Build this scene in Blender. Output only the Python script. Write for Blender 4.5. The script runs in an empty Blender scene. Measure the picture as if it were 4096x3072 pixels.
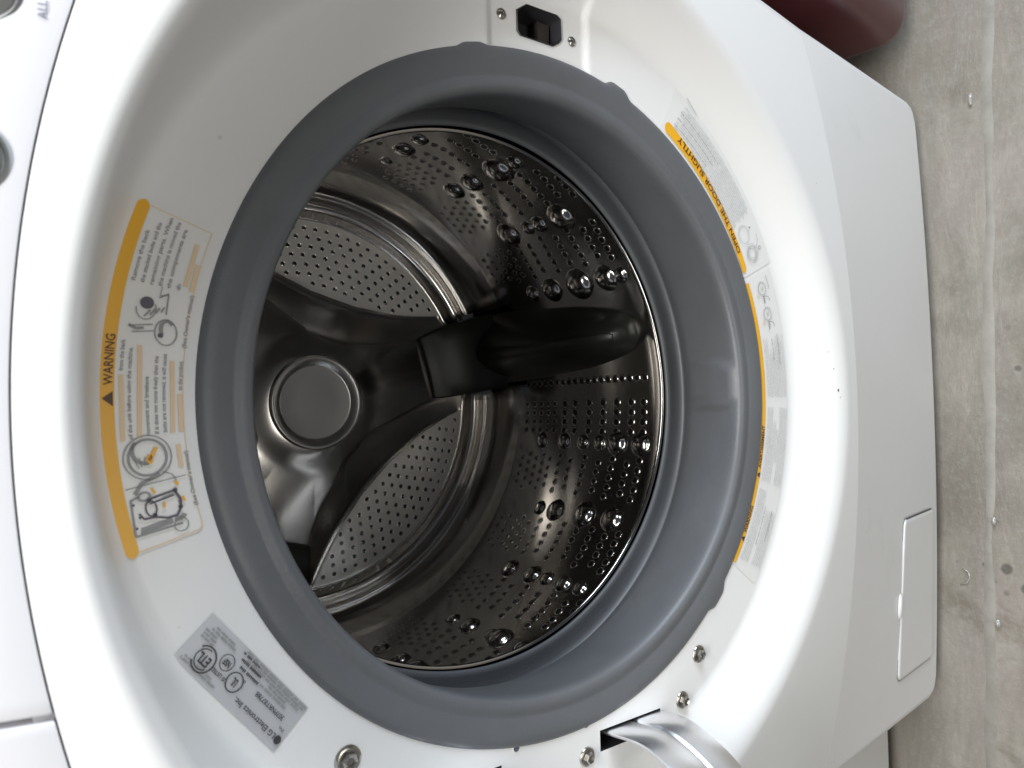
import bpy, bmesh, math, random
from mathutils import Vector, Matrix
random.seed(7)
sc = bpy.context.scene
R = math.radians
COL = sc.collection

# ------------------------------------------------------------------ camera
camd = bpy.data.cameras.new('camera'); cam = bpy.data.objects.new('camera', camd); COL.objects.link(cam)
camd.sensor_width = 36.0; camd.lens = 26.04; camd.clip_start = 0.02; camd.clip_end = 50
right = Vector((-0.02208939, -0.69428053, -0.71936542))
up = Vector((0.99934081, -0.03606858, 0.0041243))
fwd = Vector((0.02880991, 0.71880012, -0.6946196))
m = Matrix((right, up, -fwd)).transposed().to_4x4()
m.translation = Vector((-0.00776153, -0.31877013, 0.34644054))
cam.matrix_world = m
camd.dof.use_dof = True; camd.dof.focus_distance = 0.56; camd.dof.aperture_fstop = 15
sc.camera = cam

# ------------------------------------------------------------------ light
w = bpy.data.worlds.new('World'); sc.world = w; w.use_nodes = True
bg = w.node_tree.nodes['Background']
bg.inputs['Color'].default_value = (0.80, 0.88, 1.0, 1); bg.inputs['Strength'].default_value = 0.06

def area(name, loc, target, sx, sy, power, col):
    l = bpy.data.lights.new(name, 'AREA'); l.shape = 'RECTANGLE'; l.size = sx; l.size_y = sy
    l.energy = power; l.color = col
    o = bpy.data.objects.new(name, l); COL.objects.link(o); o.location = loc
    o.rotation_euler = (Vector(target) - Vector(loc)).to_track_quat('-Z', 'Y').to_euler()
    return o
area('ceiling_lamp', (0.0, -0.46, 1.55), (0, -0.15, 0), 1.5, 0.36, 34, (1.0, 0.985, 0.95))
area('window_light', (1.9, -0.62, 0.50), (0, 0, 0), 1.0, 0.9, 52, (0.80, 0.89, 1.0))
area('doorway_light', (-0.30, -2.0, 0.22), (0, 0.3, -0.05), 0.75, 0.40, 9, (1.0, 0.97, 0.92))

sc.view_settings.view_transform = 'Standard'; sc.view_settings.look = 'None'
sc.view_settings.exposure = 0.0; sc.view_settings.gamma = 1.0
sc.view_settings.use_curve_mapping = False
sc.render.engine = 'CYCLES'
sc.cycles.max_bounces = 10; sc.cycles.glossy_bounces = 7; sc.cycles.diffuse_bounces = 5

# ------------------------------------------------------------------ machine frame
# origin = centre of the door opening, X right, Y into the machine, Z up.  The tub axis leans down.
A = Vector((0, 0.990957777, -0.134174053))
V = Vector((0, -0.134174053, -0.990957777))       # "down" in the face plane
def ax(r, az, D):                                  # polar point round the tub axis, az in degrees
    a = R(az)
    return Vector((r * math.cos(a), 0, 0)) + V * (r * math.sin(a)) + A * D
def fp(x, v, D=0.0):
    return Vector((x, 0, 0)) + V * v + A * D

# ------------------------------------------------------------------ materials
def mat(name, col, rough=0.5, metal=0.0, coat=0.0, var=0.0, vscale=8.0, bump=0.0, bscale=60.0, rvar=0.0,
        spec=0.5, alt=None, wear=0.0):
    mt = bpy.data.materials.new(name); mt.use_nodes = True
    nt = mt.node_tree; b = nt.nodes['Principled BSDF']
    b.inputs['Base Color'].default_value = (*col, 1); b.inputs['Roughness'].default_value = rough
    b.inputs['Metallic'].default_value = metal; b.inputs['Coat Weight'].default_value = coat
    b.inputs['Coat Roughness'].default_value = 0.12
    b.inputs['Specular IOR Level'].default_value = spec
    tc = nt.nodes.new('ShaderNodeTexCoord')
    if var or alt:
        n = nt.nodes.new('ShaderNodeTexNoise'); n.inputs['Scale'].default_value = vscale
        n.inputs['Detail'].default_value = 6; n.inputs['Roughness'].default_value = 0.65
        nt.links.new(tc.outputs['Object'], n.inputs['Vector'])
        mx = nt.nodes.new('ShaderNodeMix'); mx.data_type = 'RGBA'
        mr = nt.nodes.new('ShaderNodeMapRange')
        mr.inputs['From Min'].default_value = 0.35; mr.inputs['From Max'].default_value = 0.65
        nt.links.new(n.outputs['Fac'], mr.inputs['Value'])
        nt.links.new(mr.outputs['Result'], mx.inputs['Factor'])
        c2 = alt if alt else tuple(c * (1 - var) for c in col)
        mx.inputs['A'].default_value = (*col, 1); mx.inputs['B'].default_value = (*c2, 1)
        nt.links.new(mx.outputs['Result'], b.inputs['Base Color'])
    if wear:
        n = nt.nodes.new('ShaderNodeTexNoise'); n.inputs['Scale'].default_value = 9; n.inputs['Detail'].default_value = 8; n.inputs['Roughness'].default_value = 0.75
        nt.links.new(tc.outputs['Object'], n.inputs['Vector'])
        v_ = nt.nodes.new('ShaderNodeTexVoronoi'); v_.inputs['Scale'].default_value = 26; nt.links.new(tc.outputs['Object'], v_.inputs['Vector'])
        a1 = nt.nodes.new('ShaderNodeMapRange'); a1.inputs['From Min'].default_value = 0.60; a1.inputs['From Max'].default_value = 0.72; a1.inputs['To Max'].default_value = wear
        nt.links.new(n.outputs['Fac'], a1.inputs['Value'])
        a2 = nt.nodes.new('ShaderNodeMapRange'); a2.inputs['From Min'].default_value = 0.035; a2.inputs['From Max'].default_value = 0.02; a2.inputs['To Max'].default_value = 0.35
        nt.links.new(v_.outputs['Distance'], a2.inputs['Value'])
        mxx = nt.nodes.new('ShaderNodeMath'); mxx.operation = 'MAXIMUM'; nt.links.new(a1.outputs['Result'], mxx.inputs[0]); nt.links.new(a2.outputs['Result'], mxx.inputs[1])
        m2 = nt.nodes.new('ShaderNodeMix'); m2.data_type = 'RGBA'; nt.links.new(mxx.outputs[0], m2.inputs['Factor'])
        src = b.inputs['Base Color'].links[0].from_socket; nt.links.new(src, m2.inputs['A']); m2.inputs['B'].default_value = (0.42, 0.39, 0.33, 1)
        nt.links.new(m2.outputs['Result'], b.inputs['Base Color'])
    if rvar:
        n = nt.nodes.new('ShaderNodeTexNoise'); n.inputs['Scale'].default_value = 22
        n.inputs['Detail'].default_value = 5
        nt.links.new(tc.outputs['Object'], n.inputs['Vector'])
        mr = nt.nodes.new('ShaderNodeMapRange')
        mr.inputs['To Min'].default_value = rough - rvar; mr.inputs['To Max'].default_value = rough + rvar
        nt.links.new(n.outputs['Fac'], mr.inputs['Value'])
        nt.links.new(mr.outputs['Result'], b.inputs['Roughness'])
    if bump:
        n = nt.nodes.new('ShaderNodeTexNoise'); n.inputs['Scale'].default_value = bscale
        n.inputs['Detail'].default_value = 3
        nt.links.new(tc.outputs['Object'], n.inputs['Vector'])
        bp = nt.nodes.new('ShaderNodeBump'); bp.inputs['Strength'].default_value = bump
        bp.inputs['Distance'].default_value = 0.001
        nt.links.new(n.outputs['Fac'], bp.inputs['Height'])
        nt.links.new(bp.outputs['Normal'], b.inputs['Normal'])
    return mt

M = {}
M['white'] = mat('white_plastic', (0.81, 0.81, 0.80), 0.46, coat=0.08, var=0.02, vscale=5, rvar=0.06, bump=0.04, bscale=900, wear=0.10)
M['enamel'] = mat('white_enamel', (0.76, 0.76, 0.755), 0.33, coat=0.2, var=0.03, vscale=4, rvar=0.06, bump=0.03, bscale=400, wear=0.16)
M['control'] = mat('control_panel_white', (0.63, 0.63, 0.66), 0.35, coat=0.1, var=0.01)
M['rubber'] = mat('grey_rubber', (0.125, 0.131, 0.140), 0.46, var=0.20, vscale=7, rvar=0.12, bump=0.15, bscale=500, spec=0.55)
M['steel'] = mat('stainless_steel', (0.44, 0.425, 0.41), 0.13, metal=1.0, var=0.08, vscale=14)
M['steel_back'] = mat('stamped_steel', (0.37, 0.352, 0.325), 0.20, metal=1.0, rvar=0.0, var=0.06, vscale=10)
M['bright_steel'] = mat('bright_steel', (0.66, 0.64, 0.62), 0.14, metal=1.0)  # lighter than the drum sheet: glints of lips and domes put into the colour
M['ring'] = mat('glint_ring_steel', (0.60, 0.575, 0.54), 0.16, metal=1.0)  # same sheet as the back plate, ring highlights put into a lighter colour
M['leaf'] = mat('lit_leaf_steel', (0.66, 0.64, 0.60), 0.33, metal=0.40, rvar=0.04, var=0.12, vscale=10)  # same sheet too, brightness of the lit leaves put into a paler colour
M['cap'] = mat('satin_grey_cap', (0.27, 0.265, 0.255), 0.30, metal=0.8, rvar=0.04)
M['chrome'] = mat('polished_steel', (0.88, 0.885, 0.90), 0.30, metal=1.0, rvar=0.04)
M['dark'] = mat('dark_hole', (0.006, 0.006, 0.006), 0.25)
M['black'] = mat('black_plastic', (0.030, 0.032, 0.027), 0.34, rvar=0.06, spec=0.5)
M['foot'] = mat('matt_black_plastic', (0.012, 0.0125, 0.010), 0.45, spec=0.35)
M['latchblack'] = mat('latch_plastic', (0.030, 0.030, 0.034), 0.42, rvar=0.05)
M['screw'] = mat('zinc_screw', (0.52, 0.50, 0.46), 0.28, metal=1.0, var=0.4, vscale=300)
M['orange'] = mat('orange_print', (0.84, 0.43, 0.012), 0.42)
M['orange_pale'] = mat('pale_orange_print', (0.80, 0.60, 0.38), 0.45)
M['film'] = mat('label_film', (0.82, 0.82, 0.80), 0.38, var=0.03)
M['film_clear'] = mat('clear_label_film', (0.78, 0.78, 0.765), 0.25)
M['film_grey'] = mat('silver_label_film', (0.50, 0.51, 0.53), 0.32, var=0.06, vscale=30)
M['ink'] = mat('black_ink', (0.035, 0.03, 0.035), 0.5)
M['ink_brown'] = mat('brown_black_ink', (0.085, 0.035, 0.012), 0.5)
M['ink_grey'] = mat('grey_ink', (0.30, 0.30, 0.30), 0.5)
M['ink_pale'] = mat('pale_grey_ink', (0.50, 0.51, 0.51), 0.5)
M['ink_blue'] = mat('control_ink', (0.12, 0.12, 0.18), 0.5)
M['maroon'] = mat('maroon_enamel', (0.085, 0.010, 0.014), 0.30, coat=0.3, var=0.15)
M['knob'] = mat('knob_metal', (0.30, 0.25, 0.26), 0.30, metal=0.8, var=0.5, vscale=60, alt=(0.33, 0.36, 0.32))

# concrete
def concrete():
    mt = bpy.data.materials.new('worn_concrete'); mt.use_nodes = True
    nt = mt.node_tree; N = nt.nodes; Lk = nt.links; b = N['Principled BSDF']
    tc = N.new('ShaderNodeTexCoord')
    def noise(s, d=6, r=0.6, dist=0.0, stretch=None):
        n = N.new('ShaderNodeTexNoise'); n.inputs['Scale'].default_value = s
        n.inputs['Detail'].default_value = d; n.inputs['Roughness'].default_value = r
        n.inputs['Distortion'].default_value = dist
        if stretch:
            mp = N.new('ShaderNodeMapping'); mp.inputs['Scale'].default_value = stretch
            Lk.new(tc.outputs['Object'], mp.inputs['Vector']); Lk.new(mp.outputs['Vector'], n.inputs['Vector'])
        else:
            Lk.new(tc.outputs['Object'], n.inputs['Vector'])
        return n
    def ramp(src, a, b_, lo=0.0, hi=1.0):
        mr = N.new('ShaderNodeMapRange'); mr.inputs['From Min'].default_value = a; mr.inputs['From Max'].default_value = b_
        mr.inputs['To Min'].default_value = lo; mr.inputs['To Max'].default_value = hi
        Lk.new(src, mr.inputs['Value']); return mr.outputs['Result']
    def mix(f, a, c):
        x = N.new('ShaderNodeMix'); x.data_type = 'RGBA'
        if hasattr(f, 'links'): Lk.new(f, x.inputs['Factor'])
        else: x.inputs['Factor'].default_value = f
        for k, val in (('A', a), ('B', c)):
            if isinstance(val, tuple): x.inputs[k].default_value = (*val, 1)
            else: Lk.new(val, x.inputs[k])
        return x.outputs['Result']
    big = noise(3.2, 5, 0.6, 0.6); mid = noise(13, 8, 0.72, 0.5, (0.55, 2.0, 1)); fine = noise(160, 4, 0.7)
    st = noise(6.0, 6, 0.65, 1.2); spots = N.new('ShaderNodeTexVoronoi'); spots.inputs['Scale'].default_value = 34
    spots.inputs['Randomness'].default_value = 1.0
    Lk.new(tc.outputs['Object'], spots.inputs['Vector'])
    # irregular specks: cell distance scaled by a slow noise so that only some cells carry one
    sm = N.new('ShaderNodeMath'); sm.operation = 'ADD'
    gate = noise(7.0, 2, 0.5); gsc = N.new('ShaderNodeMapRange'); gsc.inputs['From Min'].default_value = 0.42; gsc.inputs['From Max'].default_value = 0.62
    gsc.inputs['To Min'].default_value = 0.35; gsc.inputs['To Max'].default_value = -0.03
    Lk.new(gate.outputs['Fac'], gsc.inputs['Value'])
    wob = noise(60, 3, 0.6); wsc = N.new('ShaderNodeMath'); wsc.operation = 'MULTIPLY'; wsc.inputs[1].default_value = 0.16
    Lk.new(wob.outputs['Fac'], wsc.inputs[0]); w2 = N.new('ShaderNodeMath'); w2.operation = 'SUBTRACT'
    Lk.new(spots.outputs['Distance'], w2.inputs[0]); Lk.new(wsc.outputs[0], w2.inputs[1])
    Lk.new(w2.outputs[0], sm.inputs[0]); Lk.new(gsc.outputs['Result'], sm.inputs[1])
    base = mix(ramp(big.outputs['Fac'], 0.38, 0.62), (0.335, 0.308, 0.265), (0.215, 0.190, 0.152))
    base = mix(ramp(mid.outputs['Fac'], 0.40, 0.70, 0, 0.75), base, (0.175, 0.157, 0.125))
    pink = noise(4.5, 3, 0.5)
    base = mix(ramp(pink.outputs['Fac'], 0.52, 0.72, 0, 0.5), base, (0.30, 0.245, 0.235))
    base = mix(ramp(st.outputs['Fac'], 0.58, 0.70, 0, 0.65), base, (0.12, 0.098, 0.068))
    streak = noise(9, 6, 0.7, 0.3, (0.12, 1.6, 1))
    base = mix(ramp(streak.outputs['Fac'], 0.42, 0.62, 0, 0.45), base, (0.19, 0.175, 0.15))
    damp = noise(2.3, 4, 0.6, 0.8)
    base = mix(ramp(damp.outputs['Fac'], 0.50, 0.60, 0, 0.5), base, (0.13, 0.118, 0.095))
    base = mix(ramp(fine.outputs['Fac'], 0.48, 0.75, 0, 0.35), base, (0.36, 0.35, 0.325))
    base = mix(ramp(sm.outputs[0], 0.05, 0.13, 0.75, 0), base, (0.055, 0.05, 0.04))
    Lk.new(base, b.inputs['Base Color'])
    Lk.new(ramp(mid.outputs['Fac'], 0.3, 0.7, 0.30, 0.62), b.inputs['Roughness'])
    bp = N.new('ShaderNodeBump'); bp.inputs['Strength'].default_value = 0.5; bp.inputs['Distance'].default_value = 0.003
    ad = N.new('ShaderNodeMath'); ad.operation = 'ADD'
    Lk.new(mid.outputs['Fac'], ad.inputs[0])
    ml = N.new('ShaderNodeMath'); ml.operation = 'MULTIPLY'; ml.inputs[1].default_value = 0.35
    Lk.new(fine.outputs['Fac'], ml.inputs[0]); Lk.new(ml.outputs[0], ad.inputs[1])
    Lk.new(ad.outputs[0], bp.inputs['Height']); Lk.new(bp.outputs['Normal'], b.inputs['Normal'])
    return mt
M['concrete'] = concrete()
M['seam'] = mat('pale_floor_strip', (0.30, 0.285, 0.25), 0.5, alt=(0.23, 0.215, 0.185), vscale=26, bump=0.4, bscale=120)
M['mark'] = mat('dark_scuff', (0.09, 0.08, 0.07), 0.6)
M['clear'] = mat('clear_plastic_scrap', (0.36, 0.35, 0.32), 0.05, coat=1.0)

# ------------------------------------------------------------------ object helpers
def obj(name, verts, faces, material, parent=None, smooth=True, sharp=None):
    me = bpy.data.meshes.new(name); me.from_pydata([tuple(v) for v in verts], [], faces)
    me.validate(); me.update()
    return link(name, me, material, parent, smooth, sharp)
def link(name, me, material, parent=None, smooth=True, sharp=None):
    if material is not None and not me.materials: me.materials.append(material)
    if smooth:
        me.polygons.foreach_set('use_smooth', [True] * len(me.polygons))
        if sharp is not None: me.set_sharp_from_angle(angle=R(sharp))
    o = bpy.data.objects.new(name, me); COL.objects.link(o)
    if parent is not None: setp(o, parent)
    return o
def setp(o, parent):
    o.parent = parent; o.matrix_parent_inverse = Matrix.Translation(-world_loc(parent))
def world_loc(p):
    l = p.location.copy()
    return l
def empty(name, loc):
    o = bpy.data.objects.new(name, None); COL.objects.link(o); o.location = loc; o.empty_display_size = 0.05; return o
def bm_obj(name, bm, material, parent=None, smooth=True, sharp=30):
    me = bpy.data.meshes.new(name); bmesh.ops.recalc_face_normals(bm, faces=bm.faces); bm.to_mesh(me); bm.free()
    return link(name, me, material, parent, smooth, sharp)

def lathe(name, prof, material, parent, seg=256, a0=0, a1=360, sharp=None, rmod=None):
    """prof = [(r, D), ...] turned round the tub axis"""
    closed = abs(a1 - a0 - 360) < 1e-6
    n = seg if closed else seg + 1
    vs = []; fs = []
    for i in range(n):
        az = a0 + (a1 - a0) * i / seg
        for j, (r, D) in enumerate(prof):
            if rmod: r, D = rmod(r, D, az, j)
            vs.append(ax(r, az, D))
    k = len(prof)
    for i in range(seg):
        i2 = (i + 1) % n
        for j in range(k - 1):
            fs.append((i * k + j, i2 * k + j, i2 * k + j + 1, i * k + j + 1))
    return obj(name, vs, fs, material, parent, True, sharp)

def bez(p0, p1, p2, n):
    return [p0 * (1 - t) ** 2 + p1 * 2 * t * (1 - t) + p2 * t * t for t in [i / n for i in range(n + 1)]]
def smooth(t):
    t = max(0.0, min(1.0, t)); return t * t * (3 - 2 * t)

# ================================================================== setting: floor
FZ = -0.622
def floor():
    n = 40; vs = []; fs = []
    for i in range(n + 1):
        for j in range(n + 1):
            vs.append((-1.6 + 3.2 * i / n, -1.25 + 3.0 * j / n, FZ))
    for i in range(n):
        for j in range(n):
            a = i * (n + 1) + j; fs.append((a, a + n + 1, a + n + 2, a + 1))
    o = obj('floor', vs, fs, M['concrete']); o['kind'] = 'structure'
    # pale raised seam line in the concrete
    vs = []; fs = []; k = 160
    for i in range(k + 1):
        x = -2.0 + 4.0 * i / k
        yc = -0.0915 - 0.0315 * x + 0.0012 * math.sin(x * 23) + 0.0008 * math.sin(x * 61)
        hw = 0.0062 + 0.0014 * math.sin(x * 17 + 1) + 0.0008 * math.sin(x * 47)
        for dy, dz in ((-hw, -0.0003), (-hw * 0.5, 0.0006), (hw * 0.5, 0.0006), (hw, -0.0003)):
            vs.append((x, yc + dy, FZ + dz))
    for i in range(k):
        for j in range(3):
            a = i * 4 + j; fs.append((a, a + 4, a + 5, a + 1))
    s = obj('floor_seam', vs, fs, M['seam']); s['kind'] = 'structure'
floor()

# ================================================================== the washing machine
wm = empty('washing_machine', (0, 0.33, FZ))
wm['label'] = 'white front-loading washing machine with open round drum, grey door seal and warning labels'
wm['category'] = 'washing machine'

def Yf(x, z=0.0): x = x + 0.008; return -0.062 + 0.29 * x * x + 2.2 * max(0.0, z - 0.19) ** 2           # bowed upper front
def Yb(x): x = x + 0.008; return -0.047 + 0.085 * x * x          # lower edge of the front
def crease(x): return -0.322 + 0.16 * x * x
def seam(x): return 0.297 - 1.05 * x * x + 0.9 * x ** 4
HX = 0.330; XC = -0.008; ZB = -0.578; RC = 0.016
CZ = -0.008

def wall_pts(th):
    """profile from under the gasket, over the face, up the recess wall to the front surface"""
    c, s = math.cos(th), math.sin(th)
    a = math.degrees(th)
    def F(r, D=0.0): return ax(r, a, D)
    def S(r, back=0.0):
        x = r * c; z = CZ - r * s; return Vector((x, Yf(x, z) + back, z))
    pts = [F(0.200), F(0.212), F(0.2165), F(0.222), F(0.230), F(0.238), F(0.246), F(0.251)]
    P1 = F(0.2590); P2 = S(0.2865, 0.0)
    d1 = (P2 - P1); L = d1.length
    l1 = min(0.016, L * 0.35); l2 = min(0.013, L * 0.45)
    q1 = P1 + d1 * (l1 / L); q2 = P2 - d1 * (l2 / L)
    pts += bez(F(0.2525), P1, q1, 6)
    for t in (0.33, 0.66): pts.append(q1.lerp(q2, t))
    pts += bez(q2, P2, S(0.297), 8)
    return pts

def latch_mod(p):
    """the latch pad on the right of the face sits 2 mm back, between two edges"""
    x = p.x; rel = p - A * p.dot(A); v = rel.dot(V); D = p.dot(A)
    if x > 0.15 and D > -0.012:
        k = smooth((v + 0.0465) / 0.0012) * (1 - smooth((v - 0.0315) / 0.005))
        k *= 1 - smooth((math.hypot(x, v) - 0.262) / 0.008)
        return p + A * (0.0026 * k)
    return p

def front_panel():
    # angles: dense plus panel corners; th measured from +X towards down
    ths = set(round(2 * math.pi * i / 360, 6) for i in range(360))
    for a in range(-140, 111, 4): ths.add(round((math.radians(a / 10.0)) % (2 * math.pi), 6))
    corners = [(XC + s * HX, f(XC + s * HX)) for s in (1, -1) for f in (crease, seam)]
    for (x, z) in corners: ths.add(round(math.atan2(-(z - CZ), x) % (2 * math.pi), 6))
    ths = sorted(ths)
    def boundary(th):
        c, s = math.cos(th), math.sin(th)
        # march outward
        lo = 0.29; r = lo
        def inside(r):
            x = r * c; z = CZ - r * s
            return abs(x - XC) <= HX + 1e-9 and z >= crease(x) - 1e-9 and z <= seam(x) + 1e-9
        hi = 0.75
        for _ in range(40):
            mid = (lo + hi) / 2
            if inside(mid): lo = mid
            else: hi = mid
        return lo
    cols = []
    for th in ths:
        pts = wall_pts(th)
        pts = [latch_mod(p) for p in pts]
        rb = boundary(th); r0 = 0.297
        for k in range(1, 9):
            r = r0 + (rb - r0) * k / 8
            x = r * math.cos(th); z = CZ - r * math.sin(th); pts.append(Vector((x, Yf(x, z), z)))
        cols.append(pts)
    k = len(cols[0]); vs = [p for c in cols for p in c]; fs = []
    n = len(cols)
    for i in range(n):
        i2 = (i + 1) % n
        for j in range(k - 1):
            fs.append((i * k + j, i * k + j + 1, i2 * k + j + 1, i2 * k + j))
    bm = bmesh.new()
    bv = [bm.verts.new(p) for p in vs]
    for f in fs: bm.faces.new([bv[q] for q in f])
    bm.verts.ensure_lookup_table()
    def local(p):
        rel = p - A * p.dot(A); return rel.x, rel.dot(V), p.dot(A)
    def cut_poly(poly, box):
        """cut a convex hole (x, v) in the face; box limits the faces touched"""
        for i in range(len(poly)):
            (x0, v0), (x1, v1) = poly[i], poly[(i + 1) % len(poly)]
            nrm = Vector((v1 - v0, 0, 0)) + V * (-(x1 - x0))
            fsel = []
            for f in bm.faces:
                x, v_, D = local(f.calc_center_median())
                if box[0] < x < box[1] and box[2] < v_ < box[3] and abs(D) < 0.012: fsel.append(f)
            es = set(e for f in fsel for e in f.edges); vv = set(q for f in fsel for q in f.verts)
            bmesh.ops.bisect_plane(bm, geom=list(vv) + list(es) + fsel, plane_co=fp(x0, v0), plane_no=nrm, dist=1e-6)
        dead = []
        cx = sum(p[0] for p in poly) / len(poly); cv = sum(p[1] for p in poly) / len(poly)
        for f in bm.faces:
            x, v_, D = local(f.calc_center_median())
            if not (box[0] < x < box[1] and box[2] < v_ < box[3] and abs(D) < 0.012): continue
            ok = True
            for i in range(len(poly)):
                (x0, v0), (x1, v1) = poly[i], poly[(i + 1) % len(poly)]
                sgn = (x1 - x0) * (v_ - v0) - (v1 - v0) * (x - x0)
                sc_ = (x1 - x0) * (cv - v0) - (v1 - v0) * (cx - x0)
                if sgn * sc_ < 0: ok = False; break
            if ok: dead.append(f)
        bmesh.ops.delete(bm, geom=dead, context='FACES')
    cut_poly(OCT, (0.20, 0.262, -0.04, 0.03))
    for s in SLOTS: cut_poly(s, (-0.262, -0.20, min(q[1] for q in s) - 0.02, max(q[1] for q in s) + 0.02))
    return bm_obj('front_panel', bm, M['white'], wm, True, 40)

OCT = [(0.2462, -0.0147), (0.2466, 0.0098), (0.2447, 0.0130), (0.2312, 0.0134), (0.2283, 0.011),
       (0.2252, 0.0060), (0.2250, -0.0201), (0.2273, -0.0224), (0.2406, -0.0224)]
SLOTS = [[(-0.2205, 0.0305), (-0.2205, 0.0875), (-0.2340, 0.0875), (-0.2340, 0.0305)],
         [(-0.2190, -0.1040), (-0.2190, -0.0480), (-0.2370, -0.0480), (-0.2370, -0.1040)]]
fpan = front_panel()

def pocket(name, poly, D0, depth, material, taper=0.85):
    cx = sum(p[0] for p in poly) / len(poly); cv = sum(p[1] for p in poly) / len(poly)
    vs = []; n = len(poly)
    rings = [(1.035, D0 - 0.0004), (1.0, D0 - 0.0012), (0.965, D0 + 0.0006), (taper, D0 + depth)]
    for sc_, D in rings:
        for (x, v) in poly: vs.append(fp(cx + (x - cx) * sc_, cv + (v - cv) * sc_, D))
    fs = []
    for j in range(3):
        for i in range(n):
            fs.append((j * n + i, j * n + (i + 1) % n, (j + 1) * n + (i + 1) % n, (j + 1) * n + i))
    fs.append(tuple(3 * n + i for i in range(n)))
    return obj(name, vs, fs, material, wm, True, 35)
latch = pocket('door_latch_socket', OCT, 0.0026, 0.018, M['latchblack'], 0.82)
# inner hook block in the latch socket
def box_fp(name, x0, x1, v0, v1, D0, D1, material, parent, bev=0.0006):
    bm = bmesh.new(); bmesh.ops.create_cube(bm, size=1)
    for q in bm.verts:
        c = q.co; q.co = fp((x0 + x1) / 2 + c.x * (x1 - x0), (v0 + v1) / 2 + c.y * (v1 - v0), (D0 + D1) / 2 + c.z * (D1 - D0))
    if bev: bmesh.ops.bevel(bm, geom=list(bm.edges), offset=bev, segments=2, affect='EDGES')
    return bm_obj(name, bm, material, parent, True, 35)
box_fp('latch_hook', 0.2290, 0.2425, 0.0005, 0.0085, 0.010, 0.0205, mat('latch_brown', (0.045, 0.036, 0.033), 0.35), latch)

for s in SLOTS:
    x0, x1 = min(p[0] for p in s), max(p[0] for p in s); v0, v1 = min(p[1] for p in s), max(p[1] for p in s)
    vs = [fp(x, v, D) for D in (0.0004, 0.03) for (x, v) in ((x0 - .0006, v0 - .0006), (x1 + .0006, v0 - .0006), (x1 + .0006, v1 + .0006), (x0 - .0006, v1 + .0006))]
    obj('hinge_slot', vs, [(0, 1, 5, 4), (1, 2, 6, 5), (2, 3, 7, 6), (3, 0, 4, 7), (4, 5, 6, 7)], M['latchblack'], wm, False)

def lower_panel():
    rows = []
    zs = [0, .1, .25, .4, .55, .7, .82, .9, .94, .97, .985, 1.0]
    nx = 48
    for t in zs:
        row = []
        for i in range(nx + 1):
            u = -1 + 2 * i / nx
            # rounded lower corners
            zt = ZB
            x = XC + u * HX
            z = crease(x) + (ZB - crease(x)) * t
            if z < ZB + RC:
                q = (ZB + RC - z) / RC
                lim = HX - RC + RC * math.sqrt(max(0, 1 - q * q))
                x = XC + u * lim
            ylo = Yb(x); yhi = Yf(x)
            tt = (crease(x) - z) / (crease(x) - ZB)
            y = yhi + (ylo - yhi) * tt ** 0.9
            row.append(Vector((x, y, z)))
        rows.append(row)
    vs = [p for r in rows for p in r]; fs = []
    k = nx + 1
    for j in range(len(rows) - 1):
        for i in range(nx): fs.append((j * k + i, j * k + i + 1, (j + 1) * k + i + 1, (j + 1) * k + i))
    o = obj('lower_panel', vs, fs, M['enamel'], wm, True, 60)
    # border for the folded-back edge
    left = [rows[j][0] for j in range(len(rows))]; right_ = [rows[j][-1] for j in range(len(rows))]
    bottom = rows[-1]
    return left, bottom, right_
lft, btm, rgt = lower_panel()

def skirt():
    XR, XL = XC + HX, XC - HX; ups = 14
    path = [Vector((XR, Yf(XR, seam(XR) + (crease(XR) - seam(XR)) * i / ups), seam(XR) + (crease(XR) - seam(XR)) * i / ups)) for i in range(ups)]
    path += rgt[:-1] + list(reversed(btm)) + list(reversed(lft[:-1]))
    path += [Vector((XL, Yf(XL), crease(XL) + (seam(XL) - crease(XL)) * i / ups)) for i in range(1, ups + 1)]
    n = len(path); vs = []; fs = []
    prof = [(0, 0)] + [(0.009 * math.sin(R(a)), 0.009 * (1 - math.cos(R(a)))) for a in (18, 36, 54, 72, 90)] + [(0.009, 0.035), (0.004, 0.036)]
    for i, p in enumerate(path):
        a = path[max(0, i - 1)]; b = path[min(n - 1, i + 1)]
        t = Vector((b.x - a.x, 0, b.z - a.z)); t.normalize()
        nrm = Vector((-t.z, 0, t.x))
        if nrm.x * p.x + nrm.z * (p.z + 0.1) < 0: nrm = -nrm
        for o_, d in prof: vs.append(p + nrm * o_ + Vector((0, d, 0)))
    k = len(prof)
    for i in range(n - 1):
        for j in range(k - 1): fs.append((i * k + j, (i + 1) * k + j, (i + 1) * k + j + 1, i * k + j + 1))
    obj('front_panel_edge', vs, fs, M['enamel'], wm, True, 50)
skirt()

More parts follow.
